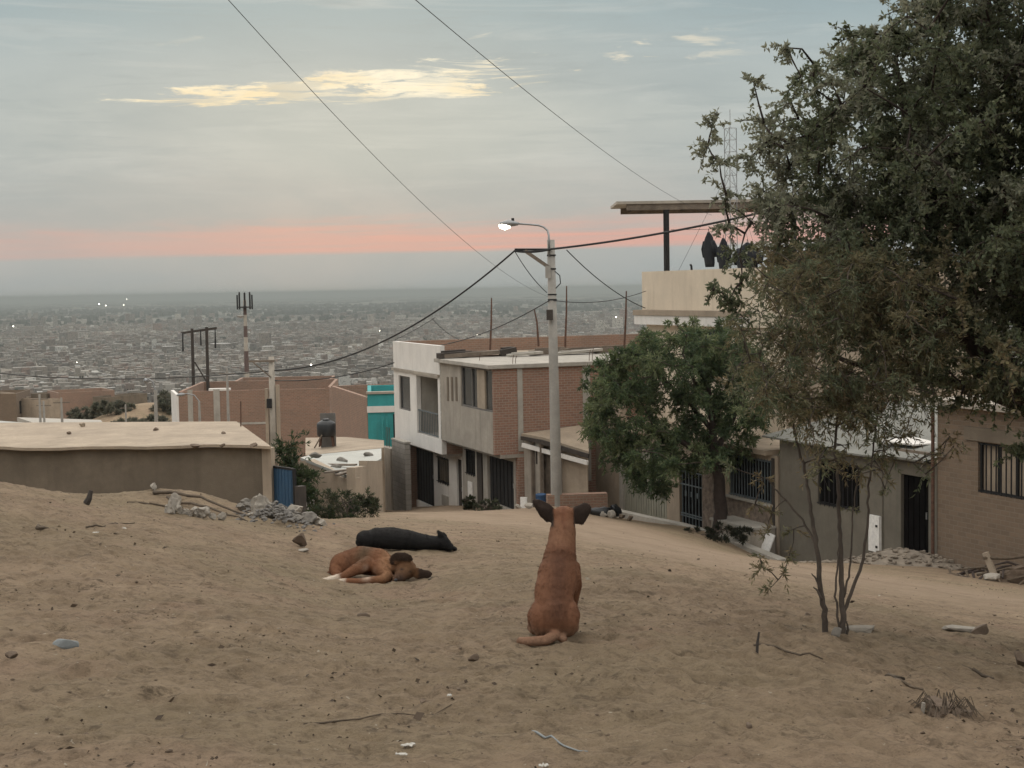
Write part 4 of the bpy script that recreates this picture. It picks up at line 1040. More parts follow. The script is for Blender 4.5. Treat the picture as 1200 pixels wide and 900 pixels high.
# row of brown hillside houses
rr = random.Random(5); x = -40; k = 0
hl = ['leftmost','second','third','fourth','fifth','sixth','seventh','eighth','ninth','tenth','eleventh','twelfth','thirteenth','fourteenth']
while x < 138:
    w = rr.uniform(13, 21); tp = rr.uniform(461, 468) + (x > 90)*3
    simple_house('hillside_house', f'weathered brown house with pale piers, {hl[k]} in the row beyond the sheds', x, x+w-.8, tp, 505, 235+rr.uniform(-6,6), 9, 0, MT[['mud','brickd','mud2','brickb'][k % 4]], MT['dust'], tp+rr.uniform(-1,1), 236+rr.uniform(-6,6), [(.2,.4,.5,.8),(.6,.78,.5,.8)] if k % 2 else [(.35,.6,.45,.8)], 0, 'row of brown hillside houses')
    x += w; k += 1
# ================================================================== lamp pole and cables
def lamp_pole():
    b = put(652.5, 592, 50.0); top = P(645.5, 281, 50.0); h = top.z - b.z
    s = 50/1700
    t = thing('street_lamp', 'concrete street lamp pole with lit lamp and cable bracket, between shed and street', 'street lamp', b)
    lean = (top.x-b.x)
    L = lambda px, py: P(px, py, 50.0) - b
    MB().tube([(0,0,-.6),(0,0,0),(lean*.5,0,h*.5),(lean,0,h)], [.21,.20,.165,.13], 18).build('pole', MT['conc'], t, smooth=True)
    a = L(644,290); e = L(637,265); 
    pts = [L(643.5,300)+Vector((0,-.14,0)), L(643,276)+Vector((0,-.12,0)), L(641.5,270), L(637,266), L(631,264), L(620,263), L(606,262)]
    MB().tube(pts, .035, 8).build('lamp_arm', MT['alu'], t, smooth=True)
    hd = L(600, 262.5)
    MB().tube([hd+Vector((.22,0,0)), hd+Vector((.05,0,.02)), hd+Vector((-.12,0,.03)), hd+Vector((-.42,0,.02))], [.05,.10,.13,.05], 10).build('lamp_head', MT['alu'], t, smooth=True)
    MB().tube([hd+Vector((.03,0,.1)), hd+Vector((.03,0,.2))], .05, 8).build('photocell', MT['iron'], t)
    bl = MB(); c = L(591.5, 263.5); n = 12; V = []
    bl.tube([c+Vector((-.20,0,0)), c+Vector((-.15,0,-.03)), c+Vector((0,0,-.07)), c+Vector((.15,0,-.04)), c+Vector((.2,0,0))], [.02,.08,.11,.08,.03], 12)
    bl.build('lamp_bulb', MT['lamp'], t, smooth=True)
    arm = MB().obox(L(644,292.5)+Vector((0,-.15,0)), L(603,292.5)+Vector((0,-.15,0)), .07, .07).build('cable_bracket', MT['iron'], t)
    MB().obox(L(615,294)+Vector((0,-.15,0)), L(644,314)+Vector((0,-.15,0)), .09, .12).build('bracket_brace', MT['plank'], arm)
    MB().box(-.09,.09,-.34,-.17,0,.42).build('meter_box', MT['conc'], t).location = L(642,326)
    MB().box(-.11,.11,-.36,-.17,0,.36).build('junction_box', MT['darkwood'], t).location = L(644,375)
    MB().tube([L(650,318)+Vector((0,-.2,0)), L(654,323)+Vector((.05,-.2,0)), L(655,332)+Vector((.05,-.2,0)), L(651,338)+Vector((0,-.18,0))], .018, 6).build('cable_loop', MT['wire'], t)
    for py in (300, 316, 346, 352): MB().lathe([(.155,0),(.155,.05)], 16).build('clamp_band', MT['iron'], t).location = L(646.0+(py-290)*.02, py)
    return b
lamp_pole()
p = put(665, 596, 49.6); o = MB().box(-1.05, 1.05, -.2,.2,-.6,.42).build('brick_plinth', MT['brickd']); o.location = p + Vector((.35,.5,0)); o.rotation_euler = (0,0,.10)
tag(o, 'low brick plinth at the foot of the concrete lamp pole', 'plinth')
def cable(a, b, sag, r, label, name='cable', n=26, group=None):
    pts = [a.lerp(b, k/n) - UP*sag*4*(k/n)*(1-k/n) for k in range(n+1)]
    mid = pts[0]; o = MB().tube([q-mid for q in pts], r, 6).build(name, MT['wire']); o.location = mid; tag(o, label, 'cable', group); return o
g = 'overhead cables of the street'
PB = P(603, 294, 49.85); PT = P(645, 292, 49.8)
cable(P(214, -60, 15), P(643, 348, 49.8), .55, .0042, 'thin cable crossing the sky diagonally to the lamp pole, left one of two', group=g)
cable(P(440, -40, 15), P(834, 252, 55), .35, .005, 'thin cable crossing the sky diagonally to the cream house canopy, right one of two', group=g)
cable(PB, P(322, 434, 62), .95, .034, 'thick twisted cable hanging from the lamp pole bracket down to the left', group=g)
cable(P(322, 434, 62), P(-60, 430, 78), .5, .022, 'cable running on from the double concrete pole to the left edge', group=g)
cable(P(322, 446, 62), P(462, 425, 66), .25, .022, 'lower cable from the double concrete pole to the white house', group=g)
cable(PB, PT, .06, .04, 'short thick cable tied along the lamp pole bracket', group=g)
cable(PT, P(905, 246, 46), .12, .036, 'thick cable from the lamp pole rising right to the cream house', group=g)
cable(P(664, 293, 49.8), P(756, 361, 55.6), .22, .018, 'service cable from the thick cable down to the cream house cornice', group=g)
cable(PB, P(641, 343, 49.8), .12, .014, 'thin cable from bracket tip back to the middle of the lamp pole', group=g)
cable(P(644, 352, 49.8), P(488, 408, 64), .35, .018, 'service cable from the lamp pole to the white house roof', group=g)
cable(P(649, 352, 49.8), P(757, 341, 55.6), .22, .012, 'thin nearly level cable from the lamp pole to the cream parapet', group=g)
cable(P(506, 373, 57), P(538, 398, 63), .1, .012, 'short drop wire from the thick cable to the white house roof', group=g)
cable(P(463, 398, 65.5), P(510, 372, 57), .05, .012, 'thin drop wire from the white house corner up to the thick cable', group=g)

# double concrete pole on the left with crossarm
def double_pole():
    b = P(322, 560, 62); s = 62/1700; top = P(322, 418, 62); h = top.z-b.z
    t = thing('utility_pole', 'tall concrete utility pole braced by two short posts, behind the leaning shrub', 'utility pole', b)
    MB().tube([(0,0,-1),(0,0,h)], [.19,.12], 14).build('pole', MT['grey'], t, smooth=True)
    h2 = P(322, 453, 62).z-b.z
    for x, w in ((-.24,.13),(.23,.14)): MB().box(x-w/2, x+w/2, -.1,.1,-1,h2+x*.3).build('side_post', MT['mud2'], t)
    z1 = P(322,424,62).z-b.z
    MB().box(-.95,.16,-.19,-.12,z1,z1+.09).build('crossarm', MT['plank'], t); MB().obox((-.75,-.155,z1),(-.02,-.155,z1-.65),.05,.05).build('arm_brace', MT['plank'], t)
    MB().box(-.2,.0,-.32,-.16,h2-.9,h2-.5).build('meter_box', MT['iron'], t)
double_pole()
def h_frame():
    d = 100; b = P(236, 500, d); L = lambda px, py, dy=0: P(px, py, d+dy) - b
    t = thing('power_frame', 'two legged timber power frame with crossbar behind the red brick house', 'power pole', b)
    for px, ptop, pb in ((226,385,455),(243,383,455)): MB().tube([L(px-1,ptop), L(px+2,500)], [.10,.13], 8).build('leg', MT['darkwood'], t)
    MB().obox(L(212,390.5), L(254,384.5), .14, .16).build('crossbar', MT['darkwood'], t)
    MB().obox(L(228,424), L(242,447), .09, .09).build('brace', MT['darkwood'], t)
    for px, a, c in ((214,390,412),(235,387,405),(252,386,408)): MB().tube([L(px,a,-.2), L(px+.5,c,-.2)], [.035,.06], 6).build('insulator', MT['iron'], t)
    MB().box(-.2,.2,-.2,.2,0,.4).build('switch_box', MT['alu'], t).location = L(212,397)
h_frame()
def antenna():
    d = 190; b = P(293, 560, d); b.z = float(HB(b.x, b.y)); top = P(291.5, 346, d); h = top.z-b.z; s = d/1700
    t = thing('antenna_tower', 'slim red and white antenna tower crowned with panel antennas above the city', 'tower', b)
    bands = [0,.45,.6,.70,.78,.86,.925,.965]
    for i in range(len(bands)-1):
        z0, z1 = h*bands[i], h*bands[i+1]; MB().tube([(0,0,z0),(0,0,z1-.01)], [.40-.2*bands[i], .40-.2*bands[i+1]], 12).build('mast_band', MT['redw' if i % 2 else 'grey2'], t)
    z = h*.965; MB().lathe([(.3,0),(.95,.05),(.95,.14),(.3,.2)], 14).build('ring_platform', MT['iron'], t).location = (0,0,z-1.0)
    for k in range(8):
        q = 2*PI*k/8+.2; r = .95; hh = 1.9+.5*((k*3) % 4)/4
        MB().box(r*math.cos(q)-.09, r*math.cos(q)+.09, r*math.sin(q)-.07, r*math.sin(q)+.07, z-1.2, z-1.2+hh).build('panel_antenna', MT['iron'], t)
    MB().tube([(0,0,z),(0,0,h+.4)], [.10,.05], 6).build('tip_rod', MT['iron'], t)
    MB().lathe([(.05,0),(.45,.1),(.5,.25)], 12).build('dish', MT['alu'], t).location = (-.6,0,h*.84)
antenna()
# little street lamps and thin poles in front of the city
def small_lamp(px, top, bot, d, armpx, label, lit=False):
    b = P(px, bot, d); tp = P(px-1, top, d); h = tp.z-b.z; s = d/1700
    t = thing('street_lamp', label, 'street lamp', b)
    MB().tube([(0,0,-1.5),(0,0,h)], [.10,.065], 8).build('pole', MT['conc'], t)
    if armpx:
        a = armpx*s; MB().tube([(0,0,h-.02),(a*.3,0,h+.35),(a*.8,0,h+.45),(a,0,h+.42)], .035, 6).build('lamp_arm', MT['alu'], t)
        MB().tube([(a*.92,0,h+.42),(a*1.15,0,h+.40),(a*1.45,0,h+.37)], [.06,.12,.05], 8).build('lamp_head', MT['alu'], t)
    else: MB().obox((-.5,0,h-.3),(.5,0,h-.3),.06,.06).build('crossarm', MT['plank'], t)
small_lamp(183.5, 457, 505, 60, -9, 'small street lamp with curved arm rising behind the dusty roof')
small_lamp(234.5, 470, 505, 85, -18, 'small street lamp leaning its arm over the pale wall end of the red brick house')
for px, top, bot, d, lab in [(47.5,462,496,90,'dark pole behind the dusty roof, nearest the left edge'),(73,466,497,88,'dark pole behind the dusty roof, right one of the left pair'),(268,432,500,86,'dark pole standing before the red brick house'),(52,470,495,97,'short dark pole close behind a taller one at left'),(148,474,500,120,'short pole on the scrubby mound beyond the sheds')]:
    small_lamp(px, top, bot, d, 0, lab)
for px, top, bot, d, lab in [(282.5,478,508,43.5,'thin rod standing on the back of the dusty roof')]:
    b = P(px, bot, d); b.z = LZ+.08; o = MB().tube([(0,0,0),(.02,0,(bot-top)*d/1700)], .02, 6).build('roof_rod', MT['rust']); o.location = b; tag(o, lab, 'rod')

# ================================================================== trees
def leaf_quads(base, dirs, length, width, seed):
    """kite shaped leaves: base (N,3), unit dirs (N,3)"""
    rng = np.random.default_rng(seed); N = len(base)
    r = rng.normal(size=(N,3)); s = np.cross(dirs, r); s /= np.linalg.norm(s, axis=1, keepdims=True) + 1e-9
    nrm = np.cross(s, dirs)
    l = length[:,None]; w = width[:,None]
    a = base; tip = base + dirs*l - nrm*l*.08; m = base + dirs*l*.45 + nrm*l*.05
    return np.stack([a, m + s*w*.5, tip, m - s*w*.5], 1)
def unit(v): return v/(np.linalg.norm(v, axis=-1, keepdims=True)+1e-9)
def clump_tree(name, label, base, limbs, clumps, leaf, bark, group=None, twig_r=.010, seed=1, cat='tree', leaf_name='crown', extra=None, droop=.25, root_r=.1, mat=None):
    """limbs: list of point lists (radius in 4th entry); clumps: (centre, radius, n_twigs, colour index)"""
    rng = np.random.default_rng(seed); rr = random.Random(seed)
    t = thing(name, label, cat, base, 0, group); B = Vector(base)
    tr = MB(); nodes = []
    for lim in limbs:
        pts = [Vector(p[:3]) for p in lim]; rad = [p[3] for p in lim]
        fine = []; fr = []
        for i in range(len(pts)-1):
            for k in range(5):
                q = pts[i].lerp(pts[i+1], k/5); w = (pts[i+1]-pts[i]).length*.03
                fine.append(q + Vector((rr.uniform(-w,w), rr.uniform(-w,w), rr.uniform(-w,w)))*(0 if (i==0 and k==0) else 1)); fr.append(rad[i]+(rad[i+1]-rad[i])*k/5)
        fine.append(pts[-1]); fr.append(rad[-1])
        tr.tube(fine, fr, 9); nodes += [(f, r) for f, r in zip(fine, fr)][2:]
    order = sorted(clumps, key=lambda c: min((Vector(c[0])-n[0]).length for n in nodes[::3]))
    NP = np.array([tuple(n[0]) for n in nodes]); NR = [n[1] for n in nodes]
    LB = []; LD = []; LL = []; LW = []; LC = []
    for c, rad, nt, ci in order:
        c = Vector(c); dd = np.linalg.norm(NP - np.array(c), axis=1); i = int(np.argmin(dd)); a = Vector(NP[i]); r0 = max(twig_r*.8, min(NR[i]*.7, twig_r*(1+dd[i]*.9)))
        m = a.lerp(c, .5) + Vector((rr.uniform(-.08,.08), rr.uniform(-.08,.08), rr.uniform(-.02,.12)))*dd[i]
        seg = [a, a.lerp(m, .5), m, m.lerp(c, .5), c]
        tr.tube(seg, [r0, r0*.85, r0*.7, r0*.55, r0*.4], 5)
        NP = np.concatenate([NP, np.array([tuple(m), tuple(c)])]); NR += [r0*.6, r0*.4]
        # twigs with leaves
        dv = unit(rng.normal(size=(nt,3)) + np.array([0,0,leaf.get('up',.15)])); tl = rad*rng.uniform(.6,1.15,nt)
        for j in range(nt):
            nl = leaf['n']; k = rng.uniform(.12, 1.0, nl); bend = np.array([0,0,-droop])
            pts = np.array(c)[None] + dv[j][None]*(k*tl[j])[:,None] + bend[None]*(k*k*tl[j])[:,None]
            if j % 3 == 0:
                e = np.array(c)+dv[j]*tl[j]+bend*tl[j]; e2 = np.array(c)+dv[j]*tl[j]*.5+bend*tl[j]*.25
                tr.tube([c, Vector(e2), Vector(e)], [twig_r*.35, twig_r*.28, twig_r*.15], 3, False)
            d = unit(dv[j][None]*leaf.get('along',.7) + rng.normal(size=(nl,3))*leaf.get('spread',.75) + np.array([0,0,-leaf.get('hang',.15)])[None])
            LB.append(pts); LD.append(d); LL.append(rng.uniform(leaf['l'][0], leaf['l'][1], nl)); LW.append(np.full(nl, leaf['w'])*rng.uniform(.7,1.25,nl))
            pal = leaf['pal'][ci]; cc = np.array(pal[rr.randrange(len(pal))])
            LC.append(np.clip(cc[None]*rng.uniform(.7,1.3,(nl,1))*np.array([1,1,1])[None] + rng.normal(size=(nl,3))*.004, .005, 1))
    LB, LD, LL, LW, LC = (np.concatenate(x) for x in (LB, LD, LL, LW, LC))
    if 'cut' in leaf:
        keep = leaf['cut'](LB); LB, LD, LL, LW, LC = LB[keep], LD[keep], LL[keep], LW[keep], LC[keep]
    tr.build('trunk', bark, t, smooth=True)
    np_mesh(leaf_name, leaf_quads(LB, LD, LL, LW, seed), 4, LC, mat or MT['leafm'], t)
    return t, len(LB)

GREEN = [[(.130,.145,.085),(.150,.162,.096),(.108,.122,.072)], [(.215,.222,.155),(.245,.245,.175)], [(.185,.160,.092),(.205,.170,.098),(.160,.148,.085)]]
def in_poly(x, y, poly):
    ins = False; j = len(poly)-1
    for i in range(len(poly)):
        if (poly[i][1] > y) != (poly[j][1] > y) and x < (poly[j][0]-poly[i][0])*(y-poly[i][1])/(poly[j][1]-poly[i][1])+poly[i][0]: ins = not ins
        j = i
    return ins
def proj(p):
    q = CAM_R.transposed() @ Vector(p); return 600+F_PX*q.x/-q.z, 450-F_PX*q.y/-q.z

# --- the big leafy tree on the right (trunk just outside the picture)
def big_tree():
    rr = random.Random(3)
    base = Vector((3.75, 9.6, 0)); base.z = HG(base.x, base.y)
    z0 = base.z
    limbs = [[(0,0,-.3,.17),(-.05,.02,.7,.15),(-.12,.05,1.5,.13),(-.3,0,2.3,.11),(-.5,.1,3.3,.08),(-.6,.1,4.4,.04)],
             [(-.12,.05,1.5,.10),(-.6,-.1,2.0,.08),(-1.1,-.2,2.5,.06),(-1.7,-.1,2.9,.035)],
             [(-.3,0,2.3,.09),(-.8,.3,3.0,.065),(-1.0,.4,3.6,.04),(-1.1,.4,4.0,.02)],
             [(-.12,.02,1.5,.05),(-.5,.4,1.75,.04),(-1.0,.5,1.85,.03),(-1.5,.5,2.0,.015)],
             [(-.12,.05,1.5,.10),(.5,-.3,2.2,.07),(1.1,-.5,2.9,.04)], [(-.3,0,2.3,.08),(.2,.6,3.1,.06),(.5,.9,3.9,.03)], [(-.1,0,1.5,.06),(-.3,-.7,1.9,.045),(-.6,-1.3,2.0,.03)]]
    # crown boundary in true size, at the tree's own distance: left edge of the crown against height above the eye
    edge = [(2.45,1.93),(2.05,1.70),(1.82,1.47),(1.63,1.28),(1.58,1.13),(1.40,1.00),(1.36,.86),(1.40,.74),(1.52,.60),(1.42,.46),(1.50,.32),(1.60,.16),(1.55,.0),(1.60,-.12),(1.85,-.30),(2.2,-.48),(2.5,-.62),(2.75,-.74),(3.2,-.80),(3.6,-.85)]
    ez = np.array([e[1] for e in edge][::-1]); ex = np.array([e[0] for e in edge][::-1])
    clumps = []
    n = 0
    while n < 1150:
        z = rr.uniform(-.85, 3.2); x = rr.uniform(1.2, 5.6); y = 9.6 + rr.gauss(0, .75)
        if z < 1.93: le = float(np.interp(z, ez, ex))
        else: le = 2.45 + (z-1.93)*.55
        le += .13 + abs(y-9.6)*.22
        if x < le or abs(y-9.6) > 1.7: continue
        if (x-3.4)**2/5.2 + (y-9.6)**2/2.9 + (z-1.0)**2/5.2 > 1.05 and x > 3.2: continue
        if x > 4.2 and rr.random() < .4: continue
        if x-le < .9 and z > .2 and rr.random() < .22: continue
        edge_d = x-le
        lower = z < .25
        if edge_d < .35: ci = 1 if (z > .25 and rr.random() < .75) else (2 if lower and rr.random() < .55 else 0)  # outer clumps get paler leaf colours, painting in light on the crown edge
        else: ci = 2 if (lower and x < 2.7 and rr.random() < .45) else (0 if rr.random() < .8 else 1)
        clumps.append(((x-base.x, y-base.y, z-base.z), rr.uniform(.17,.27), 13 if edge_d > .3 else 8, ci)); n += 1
    # unseen crown clumps added towards the viewer, above the picture, to shade the sand
    for _ in range(150):
        y = rr.uniform(4.2, 8.4); x = rr.uniform(1.6+.1*(y-4), 5.2); clumps.append(((x-base.x, y-base.y, rr.uniform(max(1.7,.28*y), 3.0)-base.z), rr.uniform(.22,.34), 12, 0))
    # sparse sprays on the outer left
    for x, z, y in [(1.33,1.02,9.5),(1.36,.78,9.4),(1.30,.90,9.5),(1.40,.58,9.4),(1.44,.38,9.5),(1.50,.20,9.5),(1.30,-.03,9.3),(1.42,-.10,9.4),(1.50,.02,9.4),(1.42,-.16,9.3),(1.60,1.30,9.5),(1.82,1.52,9.5),(3.2,-.95,8.9),(3.35,-1.02,8.9),(3.1,-1.08,8.85),(3.45,-1.12,8.9),(2.85,-.80,9.2)]:
        clumps.append(((x-base.x, y-base.y, z-base.z), .14, 7, 1 if z > .3 else 0))
    leaf = dict(n=27, l=(.024,.046), w=.0175, pal=GREEN, up=.1, along=.45, spread=1.0, hang=.15)
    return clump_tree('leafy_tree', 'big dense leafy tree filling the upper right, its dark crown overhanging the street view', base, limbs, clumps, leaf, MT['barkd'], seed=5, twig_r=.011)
print('big tree leaves', big_tree()[1])

# --- young wispy trees with several thin stems, in front of the olive house
def young_tree():
    rr = random.Random(9)
    b = P(975, 745, 8.6); b.z = HG(b.x, b.y)-.01
    D = b.y; L = lambda px, py, dy=0: tuple(P(px, py, D+dy) - b)
    def st(pts, r0, r1):
        n = len(pts); return [(*L(*p), r0+(r1-r0)*i/(n-1)) for i, p in enumerate(pts)]
    limbs = [st([(968,748,.05),(966,715,.03),(961,680),(957,640),(951,600,.05),(945,560,.1),(935,520,.1),(925,470,.1)], .019, .006),
             st([(987,750),(988,720),(986,690),(985,650),(984,610),(982,565,-.05),(978,520),(985,470)], .020, .006),
             st([(987,722),(1000,690),(1012,655),(1016,615),(1018,570),(1024,520),(1030,465)], .012, .004),
             st([(984,735),(979,700),(981,660),(984,630)], .008, .004),
             st([(989,700),(996,670),(998,640),(1000,600),(1005,560)], .007, .004),
             st([(961,690),(956,678),(951,672)], .008, .003), st([(963,702),(957,691),(953,688)], .009, .003),
             st([(957,640),(940,610,.1),(915,580,.15),(897,560,.2)], .008, .004),
             st([(990,748,.05),(994,738,.05),(992,728,.05)], .012, .004)]
    reg = [(868,360),(900,318),(950,300),(1060,300),(1110,380),(1105,480),(1060,520),(1010,545),(960,548),(915,545),(890,575),(868,545),(880,480),(860,420)]
    clumps = []; n = 0
    while n < 300:
        px = rr.uniform(850,1110); py = rr.uniform(300,580)
        if px < 900+20*math.sin(py*.09) and rr.random() < .55: continue
        if py > 500-.3*abs(px-980) and rr.random() < .88: continue
        if not in_poly(px, py, reg): continue
        q = P(px, py, D + rr.gauss(0,.30)) - b
        clumps.append((tuple(q), rr.uniform(.10,.19), 8 if py < 520 else 5, 2 if rr.random() < .62 else 0)); n += 1
    for _ in range(110):                                # loose sprays fraying the outline
        px = rr.uniform(850,1120); py = rr.uniform(290,560)
        if in_poly(px, py, reg) or (px < 880 and py < 345): continue
        clumps.append((tuple(P(px, py, D + rr.gauss(0,.3)) - b), .09, 4, 2 if rr.random() < .6 else 0))
    for px, py, dy in [(905,600,.1),(898,625,.1),(890,650,.1),(893,665,.12),(902,690,.12),(925,650,.1),(918,672,.1),(885,590,.1),(930,620,.1),(895,560,0)]:
        clumps.append((tuple(P(px, py, D+dy)-b), .075, 4, 2))
    # bare fine twigs between the stems come from the twig tubes of these small clumps
    for k in range(20):
        px = rr.uniform(935,1055); py = rr.uniform(520,600); clumps.append((tuple(P(px, py, D+rr.gauss(0,.15))-b), .09, 2, 2))
    leaf = dict(n=15, l=(.024,.050), w=.0085, pal=[GREEN[0], GREEN[1], [(.200,.170,.095),(.175,.160,.092),(.155,.150,.085),(.200,.158,.092)]], up=.05, along=.8, spread=.6, hang=.3)
    return clump_tree('young_tree', 'young thin stemmed tree with wispy brownish leaves rooted at the sand bank', b, limbs, clumps, leaf, MT['bark'], seed=12, twig_r=.006, droop=.5)
print('young leaves', young_tree()[1])

# --- rounded green tree on the pavement before the gate house
def street_tree():
    rr = random.Random(21)
    b = P(843, 622, 45.6); b.z = float(HB(b.x, b.y)); D = b.y
    L = lambda px, py, dy=0: P(px, py, D+dy) - b
    def st(pts, r0, r1):
        n = len(pts); return [(*L(*p), r0+(r1-r0)*i/(n-1)) for i, p in enumerate(pts)]
    limbs = [st([(843,628),(844,600),(843,565),(838,545),(836,510),(832,470),(826,430)], .24, .07), st([(841,552),(820,530,-.3),(795,515,-.4),(765,505,-.4),(735,490,-.2)], .12, .04),
             st([(838,530),(855,500,.2),(868,470,.3),(874,440,.3)], .11, .04), st([(836,505),(805,470,.2),(775,440,.3),(750,420,.3)], .09, .03), st([(834,490),(815,450,-.6),(800,415,-.8)], .08, .03)]
    reg = [(690,500),(695,470),(690,455),(700,430),(725,410),(750,395),(800,384),(850,378),(885,400),(900,450),(893,500),(870,535),(845,548),(825,545),(800,548),(780,572),(765,578),(750,565),(735,545),(720,540),(705,520)]
    holes = [((823,480),12),((787,497),9),((829,500),9),((806,505),6),((782,440),6)]
    clumps = []; n = 0
    while n < 340:
        px = rr.uniform(688,900); py = rr.uniform(376,582)
        if not in_poly(px, py, reg): continue
        dy = rr.gauss(0,1.1)
        if any(math.hypot(px-h[0][0], py-h[0][1]) < h[1] for h in holes): continue
        clumps.append((tuple(L(px, py, dy)), rr.uniform(.30,.52), 11, 0 if rr.random() < .65 else 1)); n += 1
    for _ in range(90):
        px = rr.uniform(678,905); py = rr.uniform(366,590)
        if in_poly(px, py, reg) or not any(in_poly(px+dx, py+dy, reg) for dx, dy in ((14,0),(-14,0),(0,14),(0,-14),(10,-10),(-10,-10))): continue
        clumps.append((tuple(L(px, py, rr.gauss(0,.9))), .24, 6, 0 if rr.random() < .5 else 1))
    pal = [[(.085,.118,.055),(.105,.135,.064),(.070,.098,.050)], [(.140,.172,.080),(.155,.178,.088)]]
    leaf = dict(n=22, l=(.10,.19), w=.036, pal=pal, up=.05, along=.75, spread=.6, hang=.35)
    return clump_tree('street_tree', 'rounded feathery green tree with thick trunk on the kerb before the barred door', b, limbs, clumps, leaf, MT['barkd'], seed=31, twig_r=.02, droop=.35)
print('street leaves', street_tree()[1])

def bush(name, label, px, py, d, w, h, n, pal, l, wd, nl=16, seed=1, dep=None, up=.6, cat='bush', group=None, tilt=0):
    rr = random.Random(seed); b = P(px, py, d); b.z = float(HB(b.x, b.y))-.02
    limbs = [[(0,0,-.1,.02),(rr.uniform(-.2,.2)*w,0,h*.3,.015),(rr.uniform(-.35,.35)*w+tilt,rr.uniform(-.2,.2)*w,h*.7,.008)] for _ in range(6)]
    cl = []
    for _ in range(n):
        a = rr.uniform(0,2*PI); q = math.sqrt(rr.random()); zz = rr.uniform(.05,1)*(1-.55*q*q)
        cl.append(((math.cos(a)*q*w*.5+tilt*zz, math.sin(a)*q*(dep or w)*.5, zz*h), rr.uniform(.6,1.1)*max(.12, h*.22), 8, 0))
    leaf = dict(n=nl, l=l, w=wd, pal=[pal], up=up, along=.9, spread=.5, hang=0)
    return clump_tree(name, label, b, limbs, cl, leaf, MT['bark'], seed=seed, twig_r=.008, cat=cat, leaf_name='foliage', group=group)
dk = [(.040,.052,.026),(.055,.062,.032),(.070,.066,.040)]
bush('shrub', 'low dark green shrub on the sand edge behind the sleeping dogs', 405, 612, 27, 1.25, .62, 42, dk, (.06,.12), .016, seed=41)
bush('shrub', 'small weedy shrub at the foot of the cement house door pillar', 574, 602, 51, 1.3, .36, 14, [(.085,.092,.055),(.07,.075,.05)], (.08,.14), .025, seed=42)
bush('shrub', 'dark shrub at the foot of the kerb ramp below the barred door', 838, 628, 43.5, 2.2, .5, 30, [(.040,.042,.028),(.05,.05,.032)], (.08,.14), .025, seed=43)
bush('potted_plant', 'small dark plant by the white house meter panel', 550, 592, 56, .7, .7, 10, dk, (.08,.14), .03, seed=44, cat='plant')
bush('shrub', 'leafy green shrub leaning over the blue sheet gate', 339, 575, 40, 1.2, 2.5, 60, [(.045,.068,.030),(.060,.080,.036),(.05,.06,.03)], (.10,.20), .035, seed=45)
bush('shrub', 'dark hedge like shrub in front of the red brick house', 270, 522, 80, 1.6, 2.2, 26, [(.035,.055,.028),(.05,.065,.035)], (.14,.24), .06, seed=46)
bush('shrub', 'dark shrub behind the double concrete pole', 336, 530, 66, 2.0, 2.6, 40, [(.035,.050,.028),(.05,.06,.034)], (.14,.24), .05, seed=47)
for i, (px, py, d, w, h) in enumerate([(105,502,140,4,1.3),(133,503,136,4,1.0),(150,503,130,3,1.0),(188,502,131,4,1.2),(197,500,136,2.5,1.8),(120,500,143,4,1.5)]):
    bush('scrub', ['scrubby bush beside the pale shed roof beyond the poles','low scrub left of the sandy mound','low dark scrub along the foot of the sandy mound','dark scrub at the right foot of the sandy mound','taller scrub against the white end wall','tall scrub behind the shed roof on the far slope'][i], px, py, d, w, h, 26, [(.150,.142,.105),(.125,.125,.092)], (.3,.5), .12, 12, 50+i, 3, group='scrub on the far slope')
b = P(375, 456, 128); b.z -= 4
bush('round_tree', 'small dark round tree rising above the brick roofs', 374, 470, 125, 1.9, 4.2, 60, [(.025,.034,.024),(.034,.042,.028)], (.2,.35), .10, 14, 61, cat='tree')
# ================================================================== dogs (one continuous body each)
def cap_mesh(bm, p0, r0, p1, r1, n=18, m=7):
    p0 = Vector(p0); p1 = Vector(p1); d = p1-p0; ln = d.length; d = d/ln
    u = d.orthogonal().normalized(); w = d.cross(u); rings = []
    for i in range(m): a = -PI/2 + PI/2*i/(m-1); rings.append((p0 + d*r0*math.sin(a), r0*math.cos(a)))
    for i in range(1, m): a = PI/2*i/(m-1); rings.append((p1 + d*r1*math.sin(a), r1*math.cos(a)))
    rings.insert(m, (p1, r1))
    vs = [[bm.verts.new(c + (u*math.cos(2*PI*k/n)+w*math.sin(2*PI*k/n))*max(r, 1e-4)) for k in range(n)] for c, r in rings]
    for i in range(len(vs)-1):
        for k in range(n): bm.faces.new((vs[i][k], vs[i][(k+1)%n], vs[i+1][(k+1)%n], vs[i+1][k]))
    bm.faces.new(vs[0][::-1]); bm.faces.new(vs[-1])
def ell_mesh(bm, c, r, rot=(0,0,0)):
    M = Matrix.Translation(c) @ Euler(rot).to_matrix().to_4x4() @ Matrix.Diagonal((*r, 1)); bmesh.ops.create_uvsphere(bm, u_segments=22, v_segments=14, radius=1, matrix=M)
def ear_mesh(bm, pts, nrm, th):
    """flat lens from an outline: thickest in the middle"""
    pts = [Vector(p) for p in pts]; c = sum(pts, Vector())/len(pts); nrm = Vector(nrm).normalized()
    a = bm.verts.new(c + nrm*th*1.4); b = bm.verts.new(c - nrm*th*.9)
    f = [bm.verts.new(p + nrm*th*.45) for p in pts]; k = [bm.verts.new(p - nrm*th*.45) for p in pts]; n = len(pts)
    for i in range(n):
        j = (i+1) % n; bm.faces.new((f[i], f[j], a)); bm.faces.new((k[j], k[i], b)); bm.faces.new((f[j], f[i], k[i], k[j]))
